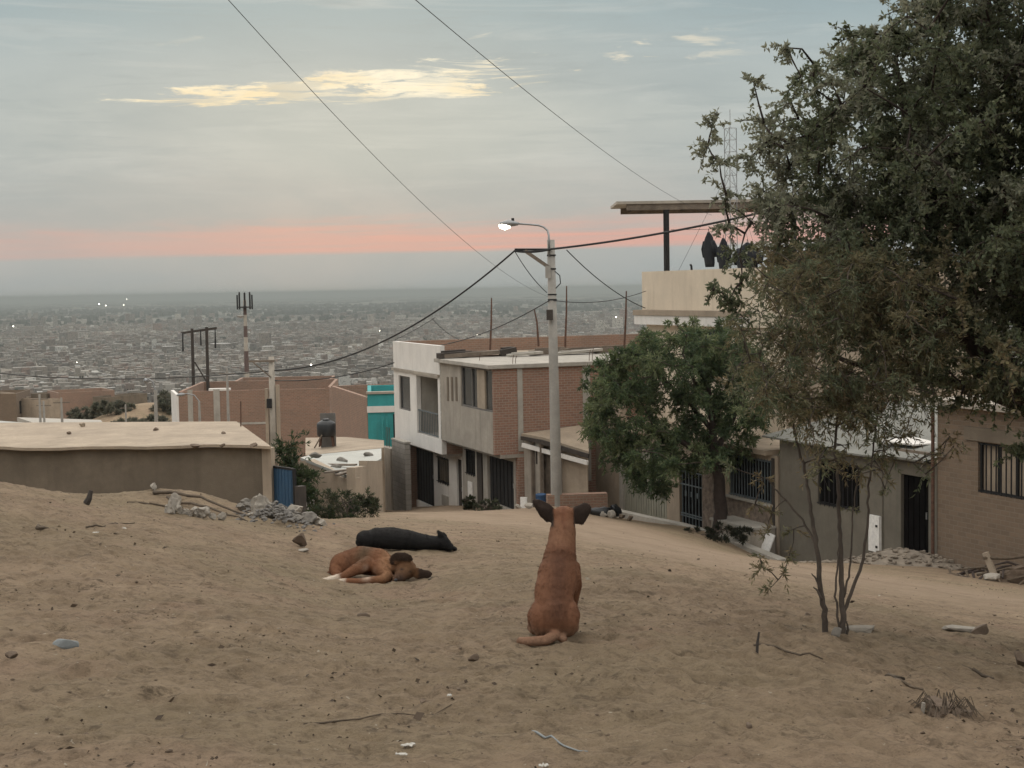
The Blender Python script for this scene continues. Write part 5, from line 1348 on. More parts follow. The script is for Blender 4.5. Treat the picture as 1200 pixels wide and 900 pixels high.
def dog(name, label, loc, rotz, parts, paint, voxel=.008, smooth=7, fur_n=9000, fur_l=.016, flow=None, seed=1, eyes=(), lie=True):
    t = thing(name, label, 'dog', loc, rotz); x_, y_ = loc[0], loc[1]; e_ = .35
    gx = float(HB(x_+e_,y_)-HB(x_-e_,y_))/(2*e_); gy = float(HB(x_,y_+e_)-HB(x_,y_-e_))/(2*e_)
    if lie:
        X = Vector((1,0,gx)).normalized(); Zn = Vector((-gx,-gy,1)).normalized(); Y = Zn.cross(X); t.rotation_euler = (Matrix((X,Y,Zn)).transposed() @ Matrix.Rotation(rotz,3,'Z')).to_euler()
    else:
        sh = lambda q: (q[0], q[1], q[2] + (gy*q[1]+gx*q[0])*max(0, 1-q[2]/.16))
        parts = [(p[0],)+tuple((sh(a), r) for a, r in p[1:]) if p[0] == 'c' else p for p in parts]
    bm = bmesh.new()
    for p in parts:
        if p[0] == 'c': 
            pts = p[1:]
            for (a, ra), (b, rb) in zip(pts, pts[1:]): cap_mesh(bm, a, ra, b, rb)
        elif p[0] == 'e': ell_mesh(bm, *p[1:])
        elif p[0] == 'f': ear_mesh(bm, *p[1:])
    bmesh.ops.recalc_face_normals(bm, faces=bm.faces)
    me = bpy.data.meshes.new('tmp'); bm.to_mesh(me); bm.free()
    o = bpy.data.objects.new('tmp', me); COL.objects.link(o)
    r = o.modifiers.new('r', 'REMESH'); r.mode = 'VOXEL'; r.voxel_size = voxel
    s = o.modifiers.new('s', 'SMOOTH'); s.factor = .5; s.iterations = smooth
    dg = bpy.context.evaluated_depsgraph_get(); me2 = bpy.data.meshes.new_from_object(o.evaluated_get(dg)); me2.name = 'body'
    bpy.data.objects.remove(o); bpy.data.meshes.remove(me)
    n = len(me2.vertices); co = np.empty(n*3, np.float32); me2.vertices.foreach_get('co', co); co = co.reshape(-1,3)
    no = np.empty(n*3, np.float32); me2.vertices.foreach_get('normal', no); no = no.reshape(-1,3)
    wr = .0022*perlin(co[:,0]*38+co[:,1]*13, co[:,2]*34+co[:,1]*17, seed) + .004*perlin(co[:,0]*13, co[:,2]*13+co[:,1]*9, seed+3)
    co2 = co + no*wr[:,None]; me2.vertices.foreach_set('co', co2.ravel())
    colr = np.clip(paint(co), .004, 1); colr = colr*(1+.16*perlin(co[:,0]*60, co[:,2]*22+co[:,1]*31, 7))[:,None]
    a = me2.attributes.new('Col', 'FLOAT_COLOR', 'POINT'); a.data.foreach_set('color', np.concatenate([colr, np.ones((n,1))], 1).astype(np.float32).ravel())
    me2.polygons.foreach_set('use_smooth', np.ones(len(me2.polygons), bool)); me2.materials.clear(); me2.materials.append(FUR); me2.update()
    ob = bpy.data.objects.new('body', me2); COL.objects.link(ob); ob.parent = t
    # short coat hairs lying along the body
    rng = np.random.default_rng(seed); idx = rng.integers(0, n, fur_n); fl = np.array(flow if flow is not None else (0,-.3,-1.0))[None] if not callable(flow) else flow(co2[idx])
    b = co2[idx] - no[idx]*.001; fl = fl + rng.normal(size=(fur_n,3))*.22
    tg = fl - no[idx]*np.sum(fl*no[idx], 1, keepdims=True); d = unit(unit(tg) + no[idx]*rng.uniform(.04,.25,(fur_n,1)))
    L = rng.uniform(.5,1.2,fur_n)*fur_l
    V = leaf_quads(b, d, L, np.full(fur_n, .0024), seed)
    np_mesh('fur', V, 4, colr[idx]*rng.uniform(.88,1.22,(fur_n,1)), FURH, t)
    for c, rd, m in eyes: 
        e = bmesh.new(); bmesh.ops.create_uvsphere(e, u_segments=10, v_segments=8, radius=rd, matrix=Matrix.Translation(c)); em = bpy.data.meshes.new('nose' if m == 'n' else 'eye'); e.to_mesh(em); e.free(); em.materials.append(MT['black']); eo = bpy.data.objects.new(em.name, em); COL.objects.link(eo); eo.parent = t
    return t
FUR = attrmat('short_fur', .85, .004, 120, .25); FURH = attrmat('fur_hairs', .8)
def sm(x, a, b): t = np.clip((x-a)/(b-a), 0, 1); return t*t*(3-2*t)
def lerpc(c1, c2, k): return np.array(c1)[None]*(1-k[:,None]) + np.array(c2)[None]*k[:,None] if np.ndim(c1) == 1 else c1*(1-k[:,None]) + np.array(c2)[None]*k[:,None]

# --- tan dog sitting with its back to us
def paint_sit(c):
    x, y, z = c[:,0], c[:,1], c[:,2]; n = len(c)
    base = np.tile(np.array([(.185,.084,.046)]), (n,1))
    cx = .005+.10*np.clip(z-.1, 0, .6)
    base = lerpc(base, (.088,.040,.024), np.exp(-((x-cx)/.058)**2)*sm(z,.05,.16)*(1-sm(z,.40,.52))*.85)        # dark stripe down the back
    base = lerpc(base, (.085,.040,.025), np.exp(-((z-.42)/.05)**2)*.3*sm(y,-.1,.2))                            # darker band over the withers
    base = lerpc(base, (.20,.105,.062), sm(z,.45,.50)*(1-sm(z,.57,.62))*.5)                                     # paler neck
    base = lerpc(base, (.250,.150,.098), (1-sm(z,.03,.10))*.8)                                                  # pale feet and tail
    base = lerpc(base, (.13,.052,.030), np.exp(-((x-.068)/.014)**2)*sm(z,.50,.60)*.6)
    ear = np.maximum(sm(-(x-.024), .0, .014)*sm(z,.552,.568), sm(x-.118, .0, .014)*sm(z,.550,.566))
    base = lerpc(base, (.040,.027,.021), ear)
    return base
def ear_scale(pts, c, k): return [tuple(c[i]+(q[i]-c[i])*k for i in range(3)) for q in pts]
sit = [('e',(.0,.06,.125),(.100,.120,.120)),
    ('e',(-.068,.085,.108),(.062,.118,.104)), ('e',(.072,.085,.108),(.062,.118,.104)),
    ('c',((-.085,.19,.10),.055),((-.095,.26,.05),.038)), ('c',((.09,.19,.10),.055),((.10,.26,.05),.038)),
    ('c',((-.10,.24,.03),.028),((-.115,.36,.024),.022)), ('c',((.11,.24,.03),.028),((.125,.36,.024),.022)),
    ('c',((-.028,.01,.022),.026),((-.034,-.045,.018),.022)), ('c',((.034,.01,.022),.026),((.040,-.045,.018),.022)),
    ('c',((.000,.07,.16),.102),((.006,.12,.235),.106),((.026,.175,.310),.108),((.044,.225,.395),.091)),
    ('e',(.034,.25,.31),(.095,.11,.13)),
    ('e',(-.012,.20,.275),(.050,.075,.105)), ('e',(.104,.22,.295),(.047,.080,.098)),
    ('c',((-.026,.24,.34),.044),((-.046,.30,.22),.036),((-.035,.34,.10),.025),((-.035,.345,.03),.024),((-.035,.385,.016),.020)),
    ('c',((.108,.24,.34),.046),((.130,.30,.23),.036),((.105,.34,.10),.025),((.10,.345,.03),.024),((.10,.385,.016),.020)),
    ('c',((.046,.225,.41),.089),((.056,.258,.465),.077),((.066,.30,.54),.070),((.071,.325,.59),.060)),
    ('e',(.072,.345,.610),(.064,.072,.050)), ('c',((.072,.39,.598),.040),((.074,.455,.580),.028),((.075,.478,.575),.021)),
    ('f',[(.026,.335,.648),(.010,.335,.570),(-.024,.335,.576),(-.056,.330,.612),(-.078,.326,.648),(-.098,.322,.698),(-.084,.322,.708),(-.044,.326,.698),(-.004,.330,.676)],(-.15,-1,.1),.016),
    ('f',[(.118,.335,.645),(.128,.335,.562),(.178,.332,.558),(.202,.330,.598),(.226,.327,.640),(.218,.325,.666),(.190,.325,.680),(.152,.33,.664)],(.25,-1,.1),.016),
    ('c',((0.0,-.045,.04),.028),((-.05,-.09,.022),.026),((-.12,-.10,.018),.026),((-.18,-.085,.018),.022))]
p = P(651, 754, 7.42); p.z = HG(p.x, p.y) 
dog('sitting_dog', 'tan dog with dark upright ears sitting with its back to us on the sand', (p.x, p.y+.06, p.z-.008), 0.02, sit, paint_sit, .0065, 4, 22000, .011, None, 3, (), False)

# --- brown dog sleeping on the sand, white paws
def paint_brown(c):
    x, y, z = c[:,0], c[:,1], c[:,2]; n = len(c)
    base = np.tile(np.array([(.190,.085,.044)]), (n,1))
    base = lerpc(base, (.085,.060,.036), np.exp(-((x+.14-.5*(z-.15))/.07)**2)*sm(z,.10,.2)*.8)
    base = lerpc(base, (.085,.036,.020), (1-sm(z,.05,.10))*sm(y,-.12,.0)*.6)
    base = lerpc(base, (.095,.042,.022), np.exp(-((x+.225)/.022)**2)*sm(y,-.08,.02)*.5)             # greyish saddle
    base = lerpc(base, (.30,.165,.085), sm(x,-.02,.08)*(1-sm(x,.10,.17))*.5)
    hd = sm(x,.105,.16)
    base = lerpc(base, (.135,.072,.036), hd*.8)
    base = lerpc(base, (.040,.026,.019), sm(x,.09,.12)*np.maximum(sm(z,.158,.178), sm(z,.125,.145)*(1-sm(x,.13,.165)))*.95)
    base = lerpc(base, (.19,.105,.055), np.exp(-((x-.255)/.03)**2-((z-.115)/.025)**2)*sm(-y,.06,.1)*.6)
    base = lerpc(base, (.030,.020,.016), np.exp(-((x-.205)/.016)**2-((z-.112)/.007)**2)*sm(-y,.08,.1)*.9)
    base = lerpc(base, (.030,.020,.016), np.exp(-((x-.268)/.012)**2-((z-.090)/.007)**2)*sm(-y,.08,.1)*.9)                                     # dark ear flap
    base = lerpc(base, (.040,.026,.020), sm(x,.315,.345)*.95)
    base = lerpc(base, (.040,.026,.021), np.exp(-((x-.19)/.055)**2-((z-.04)/.05)**2)*sm(-y,.08,.14)*.9)  # dark muzzle
    base = lerpc(base, (.62,.52,.42), (1-sm(x,-.31,-.24))*(1-sm(z,.09,.13))*sm(-y,.15,.19))                      # white paw
    base = lerpc(base, (.60,.50,.40), (1-sm(x,-.235,-.195))*sm(x,-.30,-.27)*(1-sm(z,.055,.08))*sm(-y,.20,.225))
    base = lerpc(base, (.55,.44,.34), np.exp(-((x+.055)/.034)**2-((z-.085)/.045)**2)*sm(-y,.03,.08))  # chest patch
    return base
brn = [('c',((-.26,.14,.110),.098),((-.14,.15,.140),.112),((0.0,.12,.128),.108),((.08,.07,.105),.080)),
    ('e',(-.285,.07,.100),(.088,.115,.105)), ('c',((-.315,.0,.085),.055),((-.30,-.09,.035),.036),((-.24,-.13,.026),.026)),
    ('c',((-.08,.02,.125),.062),((-.15,-.07,.100),.043),((-.235,-.16,.060),.031),((-.35,-.235,.032),.024),((-.46,-.265,.022),.025)),
    ('c',((.02,.01,.10),.068),((.10,-.13,.055),.040),((.055,-.20,.038),.034),((-.08,-.245,.030),.026),((-.25,-.25,.024),.027)),
    ('c',((.06,.05,.105),.078),((.14,.01,.110),.062),((.20,-.03,.105),.058)), ('e',(.228,-.05,.100),(.082,.080,.080)),
    ('c',((.212,-.10,.080),.058),((.185,-.180,.048),.043),((.172,-.225,.040),.034)),
    ('f',[(.120,-.075,.135),(.105,-.085,.175),(.125,-.10,.215),(.165,-.11,.238),(.225,-.11,.235),(.275,-.105,.212),(.292,-.10,.180),(.262,-.10,.160),(.20,-.10,.158),(.155,-.09,.135)],(0,-1,.35),.020),
    ('f',[(.275,-.07,.120),(.31,-.08,.114),(.36,-.085,.104),(.415,-.085,.092),(.440,-.085,.068),(.42,-.085,.040),(.36,-.085,.030),(.31,-.08,.032),(.28,-.07,.055)],(0,-1,.5),.019),
    ('c',((-.35,.10,.06),.026),((-.39,.02,.03),.022),((-.40,-.07,.02),.018))]
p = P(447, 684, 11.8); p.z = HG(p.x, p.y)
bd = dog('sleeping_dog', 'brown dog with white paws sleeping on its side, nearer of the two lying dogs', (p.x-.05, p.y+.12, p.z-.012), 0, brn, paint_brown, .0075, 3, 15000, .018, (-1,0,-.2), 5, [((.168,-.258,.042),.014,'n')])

bd.scale = (1.07,1.07,1.07)
# --- black dog sleeping behind
def paint_black(c):
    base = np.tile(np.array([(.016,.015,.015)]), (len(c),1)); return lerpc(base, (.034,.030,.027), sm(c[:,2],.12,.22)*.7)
blk = [('c',((-.35,.03,.080),.084),((-.24,.02,.105),.100),((-.10,0,.108),.106),((.04,-.01,.098),.098),((.15,-.005,.086),.082),((.27,.0,.076),.068),((.34,.0,.078),.064)),
    ('e',(-.345,-.01,.092),(.098,.10,.088)), ('e',(-.375,.02,.06),(.075,.09,.058)), ('e',(.055,-.03,.100),(.085,.085,.088)), ('e',(.385,.0,.080),(.074,.062,.066)), ('e',(.42,.0,.062),(.056,.052,.054)), ('c',((.43,.0,.050),.044),((.465,.0,.038),.036)), ('c',((.30,.10,.03),.03),((.44,.06,.022),.024),((.51,.04,.018),.020)),
    ('f',[(.350,-.03,.120),(.338,-.03,.160),(.336,-.03,.196),(.352,-.03,.200),(.385,-.03,.184),(.408,-.03,.158),(.412,-.03,.125),(.385,-.03,.112)],(-.1,-1,.2),.016),
    ('f',[(.37,.05,.105),(.37,.055,.15),(.395,.06,.175),(.43,.055,.14),(.42,.05,.095)],(0,1,.2),.015),
    ('c',((-.1,.09,.06),.05),((-.05,.24,.03),.032),((.05,.32,.022),.024)), ('c',((.12,.06,.05),.045),((.2,.2,.028),.028),((.28,.26,.02),.022)),
    ]
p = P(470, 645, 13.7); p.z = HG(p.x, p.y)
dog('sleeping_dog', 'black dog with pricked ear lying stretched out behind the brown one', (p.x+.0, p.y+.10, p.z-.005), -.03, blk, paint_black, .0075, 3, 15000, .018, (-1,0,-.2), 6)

# ================================================================== stones, rubble and litter
def stone(label, px, py, d, r, mat='rock', seed=1, rot=0, group=None, name='stone', sink=.25, rough=.35, sub=2, tilt=0):
    p = GP(px, py) if d is None else P(px, py, d)
    if d is not None: p.z = HG(p.x, p.y)
    o = MB().rock((0,0,r[2]*(1-2*sink)+r[2]*sink*.0), r, seed, sub, rough).build(name, MT[mat]); o.location = p; o.rotation_euler = (tilt,0,rot)
    return tag(o, label, 'stone', group)
stone('smooth blue grey stone half buried in the sand at the left', 77, 758, None, (.062,.05,.038), 'rockblue', 1, .2, sink=.3, sub=3, rough=.1)
stone('small dark brown stone at the left edge of the sand', 14, 776, None, (.036,.028,.022), 'rockb', 2)
stone('flat dark stone on the sand below the brown dog', 427, 727, None, (.045,.04,.02), 'rockb', 3)
stone('brown stone on the sand lower left of the sitting dog', 555, 779, None, (.03,.028,.026), 'rockb', 4)
stone('little stone on the sand in the right foreground', 878, 853, None, (.018,.016,.016), 'rockb', 5)
stone('pointed brown stone beside the grey rubble heap', 353, 643, None, (.085,.08,.085), 'rockb', 6, sink=.1, rough=.1)
stone('flat pale chip of stone in front of the pointed brown one', 357, 648, None, (.07,.05,.018), 'rockw', 7)
stone('long pale cement lump at the right edge of the dirt road', 1130, 742, None, (.165,.10,.05), 'rockw', 8, -.12, sink=.2)
stone('brown lump touching the long pale cement lump', 1148, 746, None, (.10,.08,.055), 'rockb', 9)
stone('pale flat stone lying just right of the young tree stems', 1012, 741, None, (.16,.05,.035), 'rockw', 10, -.1)
stone('grey pebble at the foot of the young tree stems', 980, 742, 8.5, (.05,.045,.04), 'rock', 11)
stone('dark round stone at the right edge beside the road', 1196, 778, None, (.07,.06,.06), 'rockb', 12, sink=.15)
stone('dark clod on the sand left of the young tree', 946, 722, None, (.035,.03,.028), 'rockb', 13)
# rubble heap near the blue gate and the white stones left of it
rub = [(307,617,.15,'w','tall chalky block standing at the left of the rubble heap'),(318,625,.10,'g','grey block at the foot of the tall chalky one'),(292,600,.13,'g','grey lump on the top left of the rubble heap'),(304,597,.12,'w','pale lump on top of the rubble heap by the pillar'),
       (330,612,.12,'g','grey slab in the middle of the rubble heap'),(343,608,.13,'w','pale slab at the crest of the rubble heap below the gate'),(352,616,.10,'g','grey lump right of the rubble crest'),(371,622,.10,'w','pinkish pale stone at the right end of the rubble'),(361,624,.12,'g','flat grey stone at the right of the rubble'),(340,622,.09,'g','small grey stone low in the rubble'),(325,602,.10,'g','dark grey lump against the blue gate'),(283,610,.07,'g','small grey stone left of the rubble heap'),(349,629,.08,'g','low grey stone in front of the rubble'),(295,633,.06,'w','small white stone before the rubble on sand'),(378,627,.06,'w','last small white stone at the right of the rubble'),(314,606,.11,'g','broken grey block behind the chalky one'),(336,616,.10,'w','broken pale block in the rubble middle')]
for i, (px, py, s, m, lab) in enumerate(rub):
    rr = random.Random(i); stone(lab, px, py, 15.6+(640-py)*.035, (s*rr.uniform(.8,1.15), s*rr.uniform(.6,.95), s*rr.uniform(.55,.9)*(1.35 if i == 0 else 1)), 'rockw' if m == 'w' else 'rock', 100+i, rr.uniform(0,3), 'rubble by the blue gate', 'rubble_stone', .12, 1.2, 3, rr.uniform(-.4,.4))
wh = [(205,607,.13,'tallest white stone of the group left of the rubble'),(211,613,.09,'white stone leaning on the tallest one'),(224,612,.08,'flat white stone in the middle of the white group'),(236,612,.10,'pointed white stone at the right of the white group'),(230,617,.06,'small white chip before the pointed white stone'),(216,618,.06,'small grey chip before the white stones'),(198,614,.07,'small grey stone left of the white group'),(248,622,.06,'brown grey stone right of the white group'),(262,624,.06,'dark stone between white group and rubble'),(180,575,.06,'small white stone on the earth heap by the wall'),(220,622,.05,'lowest chip of the white group')]
for i, (px, py, s, lab) in enumerate(wh):
    rr = random.Random(50+i); stone(lab, px, py+4, 14.6 if i != 9 else 17.0, (s*rr.uniform(.6,1.0), s*rr.uniform(.5,.85), s*rr.uniform(.7,1.0)), 'rockw' if 'white' in lab[:40] else 'rock', 200+i, rr.uniform(0,3), 'white stones on the sand', 'rubble_stone', .12, 1.2, 3, rr.uniform(-.4,.4))
def stick(label, a, b, r=.006, d=None, mat='twig', bend=.02, name='stick', lift=.0):
    A = GP(*a); B = GP(*b); n = 8; rr = random.Random(int(a[0]*7+b[1])); pts = []
    for k in range(n+1):
        q = A.lerp(B, k/n); q.x += rr.uniform(-bend,bend)*.5; q.y += rr.uniform(-bend,bend); q.z = HG(q.x, q.y)+r*.7+lift*math.sin(PI*k/n); pts.append(q-A)
    o = MB().tube(pts, [r*(1-.5*k/n) for k in range(n+1)], 6).build(name, MT[mat], smooth=True); o.location = A; return tag(o, label, name.replace('_',' '))
stick('long thin dry stick on the sand in the lower left foreground', (355,845), (530,832), .004)
stick('blue grey strip of rag or pipe half buried in the foreground sand', (622,855), (690,878), .0055, mat='rockblue', name='strip')
stick('dark twig lying before the brown dog ear', (503,680), (513,674), .008)
stick('curved dark cane on the sand near the earth heap, upper one', (185,578), (285,607), .022, bend=.1, lift=.1)
stick('straight dark cane on the sand beside the earth heap, lower one', (200,583), (290,612), .018, bend=.08, lift=.05)
stick('thin cane crossing the sand left of the white stones', (150,588), (235,600), .014, bend=.1)
stick('wiry twig on the sand below the white stones', (100,617), (155,612), .008, bend=.12)
stick('curl of dark twig on the left sand', (45,621), (58,617), .014, bend=.06)
stick('fallen twig across the sand left of the young tree', (885,760), (960,775), .008, bend=.06)
stick('short twig on the sand bank below the young tree', (1040,795), (1075,812), .010, bend=.06)
stick('dark stick by the lower right bank', (1130,780), (1165,790), .012, bend=.05)
A = GP(887, 771); o = MB().tube([(0,0,-.02),(.003,0,.05),(.012,0,.105)], [.008,.007,.005], 6).build('peg', MT['darkwood']); o.location = A; tag(o, 'dark peg standing upright in the sand left of the young tree', 'peg')
o = MB().tube([(0,0,0),(.03,0,.05),(.05,.01,.13)], [.035,.03,.02], 7).build('stump', MT['darkwood']); o.location = GP(101, 588); tag(o, 'little black stump on the left crest of the sand', 'stump')
def paper(label, px, py, w, l, rot, seed):
    rr = random.Random(seed); n = 6; V = []; F = []; l *= .62; w *= .8
    p = GP(px, py)
    for i in range(n+1):
        q = w*(.35+.65*math.sin(PI*(i+.6)/(n+1.2)))*rr.uniform(.7,1.1)
        for j in range(3): V.append(((i/n-.5)*l+rr.uniform(-.04,.04)*l, (j/2-.5)*q+rr.uniform(-.1,.1)*w, .006+.25*w*abs(math.sin(i*1.3+seed))+.1*w*j*rr.random()))
    for i in range(n):
        for j in range(2): F.append((i*3+j, (i+1)*3+j, (i+1)*3+j+1, i*3+j+1))
    o = MB().add(V, F).build('paper_scrap', MT['paper']); s = o.modifiers.new('t', 'SOLIDIFY'); s.thickness = .003; o.location = p; o.rotation_euler = (0,0,rot); return tag(o, label, 'litter')
paper('crumpled white paper scrap at the bottom of the sand', 478, 873, .03, .085, .3, 1); paper('thin torn scrap beside the crumpled paper', 470, 880, .02, .07, -.3, 2)
paper('small white chip of litter on the foreground sand', 527, 823, .022, .03, .2, 3); paper('pale scrap at the very bottom edge of the sand', 637, 899, .03, .05, .1, 4)
paper('small white litter scrap on the left slope, nearest the crest', 146, 621, .05, .05, .5, 5); paper('pale litter scrap on the left slope near the white stones', 112, 624, .05, .08, .1, 6)
paper('tiny white scrap at the lower right of the sand', 1140, 846, .018, .02, .1, 7)
# clump of roots and sod at lower right
def sod():
    b = GP(1106, 834); rr = random.Random(4)
    t = thing('sod_clump', 'dark clump of sod and roots on the sand at lower right', 'clump', b)
    MB().rock((0,.03,.045),(.10,.09,.06),5,3,.8).rock((.06,-.01,.03),(.07,.06,.045),8,3,.8).build('soil', MT['rockb'], t)
    m = MB()
    for k in range(46):
        a = rr.uniform(0,2*PI); x, y = .09*math.cos(a)*rr.random(), .08*math.sin(a)*rr.random(); l = rr.uniform(.05,.13)
        m.tube([(x,y,.04),(x+math.cos(a)*l*.5,y+math.sin(a)*l*.5,.08+rr.uniform(-.02,.03)),(x+math.cos(a)*l,y+math.sin(a)*l,.02+rr.uniform(0,.03))], .0025, 4)
    m.build('roots', MT['twig'], t)
    MB().obox((-.105,-.03,.0),(-.095,-.03,.085),.018,.012).build('white_root', MT['rockw'], t)
sod()
# brush pile with a post at the right, before the brown house
def brush_pile():
    b = put(1178, 683, 32.5); rr = random.Random(8)
    t = thing('brush_pile', 'pile of dry branches and bark against the brown house wall', 'brush pile', b)
    for k in range(26):
        x = rr.uniform(-1.3,1.2); y = rr.uniform(-.5,.5); a = rr.uniform(0,PI); l = rr.uniform(.5,1.5); z = rr.uniform(.02,.35)*(1-abs(x)/1.6)
        MB().tube([(x-math.cos(a)*l/2,y-math.sin(a)*l/4,max(.02,z)),(x+rr.uniform(-.1,.1),y,z+.12),(x+math.cos(a)*l/2,y+math.sin(a)*l/4,max(.02,z+rr.uniform(-.1,.25)))], [.025,.03,.015], 6).build('branch', MT['twig' if k % 3 else 'barkd'], t)
    MB().rock((.1,.1,.1),(.8,.5,.28),9,3,.9).build('earth', MT['rockb'], t)
    MB().obox((-.28,-.35,.02),(-.52,-.2,.72),.13,.12).build('leaning_post', MT['mud2'], t)
    MB().tube([(-.6,-.3,.62),(.0,-.1,.55),(1.3,.2,.62)], [.03,.035,.02], 6).build('long_branch', MT['twig'], t)
brush_pile()
stone('pale stone at the foot of the brush pile post', 1160, 683, 32, (.28,.2,.15), 'rockw', 61, .3)
stone('grey flat stone left of the brush pile by the wall', 1143, 663, 35.5, (.22,.18,.12), 'rockw', 62)
# rubbish by the gate
def trash():
    b = put(709, 613, 45.5)
    o = MB().rock((0,0,.18),(.52,.34,.24),71,3,.6).rock((.35,.05,.22),(.24,.25,.24),72,3,.6).build('rubbish_bag', MT['black'], smooth=True); o.location = b; tag(o, 'black rubbish bag dumped beside the sheet gate', 'bag')
    b = put(703, 606, 46.5); o = MB().box(-.6,.6,-.3,.3,0,.16).build('cement_slab', MT['grey2'], bevel=.03); o.location = b; o.rotation_euler = (0,.06,-.35); tag(o, 'pale cement slab lying behind the black rubbish bag', 'slab')
trash()
for i, (px, py, s, lab) in enumerate([(707,617,.16,'pale round stone left of the pair before the rubbish bag'),(716,618,.2,'larger pale round stone before the rubbish bag'),(728,615,.16,'brown stone right of the rubbish bag'),(738,617,.14,'brown stone farther right along the gate kerb'),(620,607,.16,'pale stone on the sand near the blue barrel'),(608,604,.13,'small pale stone near the white board')]):
    stone(lab, px, py, 45.2 if px > 690 else 47, (s,s*.9,s*.8), 'rockw' if i in (0,1,4,5) else 'rockb', 80+i, sink=.1)
# gravel heap before the black door (uncountable)
def gravel():
    rng = np.random.default_rng(3); rr = random.Random(3); m = MB(); c = P(1058, 660, 36.6)
    for k in range(520):
        x = rr.gauss(0,.95); y = rr.gauss(0,.35); q = Vector((c.x+x-.0, c.y-.1+y-x*.35, 0)); h = .42*math.exp(-(x/1.25)**2-(y/.55)**2); s = rr.uniform(.03,.085)
        q.z = float(HB(q.x, q.y))+h*rr.uniform(.6,1.0); m.rock(tuple(q), (s*1.3,s,s*.8), k % 23, 1, .4)
    o = m.build('gravel', MT['egravel']); tag(o, 'heap of grey gravel before the black door', 'gravel', kind='stuff')
    V = []; F = []; n = 30
    for i in range(n+1):
        for j in range(n+1):
            x = (i/n-.5)*5; y = (j/n-.5)*2.2; qx = c.x+x; qy = c.y-.1+y-x*.35; h = .46*math.exp(-(x/1.25)**2-(y/.55)**2)
            V.append((qx,qy,float(HB(qx,qy))-.06+h))
    for i in range(n):
        for j in range(n): F.append((i*(n+1)+j,(i+1)*(n+1)+j,(i+1)*(n+1)+j+1,i*(n+1)+j+1))
    o = MB().add(V, F).build('gravel_mound', MT['egravel'], smooth=True); tag(o, kind='structure'); o.name = 'gravel_ground'
gravel()
def rubble_gravel():
    rr = random.Random(13); m = MB()
    for k in range(420):
        px = 328+rr.gauss(0,22); py = 611+rr.gauss(0,7)+(px-328)*.15; q = P(px, py, 16.2+rr.gauss(0,.5)); h = .16*math.exp(-((px-325)/24)**2)*rr.uniform(.3,1); s = rr.uniform(.012,.035)
        q.z = HG(q.x, q.y)+h; m.rock(tuple(q), (s*1.3,s,s*.8), k % 29, 1, .5)
    o = m.build('rubble_gravel', MT['dgrey']); tag(o, kind='stuff')
rubble_gravel()
# small dark litter and crumbs all over the sand (uncountable)
def litter():
    rng = np.random.default_rng(77); N = 4200
    d = np.exp(rng.uniform(np.log(4.2), np.log(34), N)); u = rng.uniform(-.42,.42,N); x = u*d; y = d
    dens = perlin(x*.6, y*.6, 55) + .5*perlin(x*1.7, y*1.7, 56); road = np.abs(x-(9.0-.22*y)) < 3.4
    keep = (dens > .02) & ~(road & (y > 14) & (rng.random(N) < .8)); x, y, d = x[keep], y[keep], d[keep]; n = len(x)
    z = HB(x, y)+HN(x, y)+.004
    a = rng.uniform(0, 2*PI, n); dr = np.stack([np.cos(a), np.sin(a), rng.uniform(-.05,.35,n)], 1)
    sz = rng.gamma(2.0, .005, n)+.003+.0006*d
    pal = np.array([(.085,.062,.045),(.11,.082,.058),(.15,.11,.078),(.065,.048,.036),(.36,.31,.24)])
    c = pal[rng.choice(5, n, p=[.3,.3,.2,.15,.05])]*rng.uniform(.7,1.3,(n,1))
    o = np_mesh('ground_litter', leaf_quads(np.stack([x,y,z],1), unit(dr), sz, sz*rng.uniform(.3,.9,n), 5), 4, c, attrmat('litter', .95)); tag(o, kind='stuff')
    # little clods and pebbles
    V = []; F = []; rr = random.Random(6); m = MB()
    for k in range(700):
        dd = math.exp(rr.uniform(math.log(4.3), math.log(26))); uu = rr.uniform(-.4,.4); px, py = uu*dd, dd; s = (rr.gammavariate(2, .0020)+.0012+.0002*dd)
        m.rock((px,py,HG(px,py)+s*.3), (s*1.2,s,s*.7), k % 31, 1, .4)
    o = m.build('pebbles', MT['rockb']); tag(o, kind='stuff')
litter()

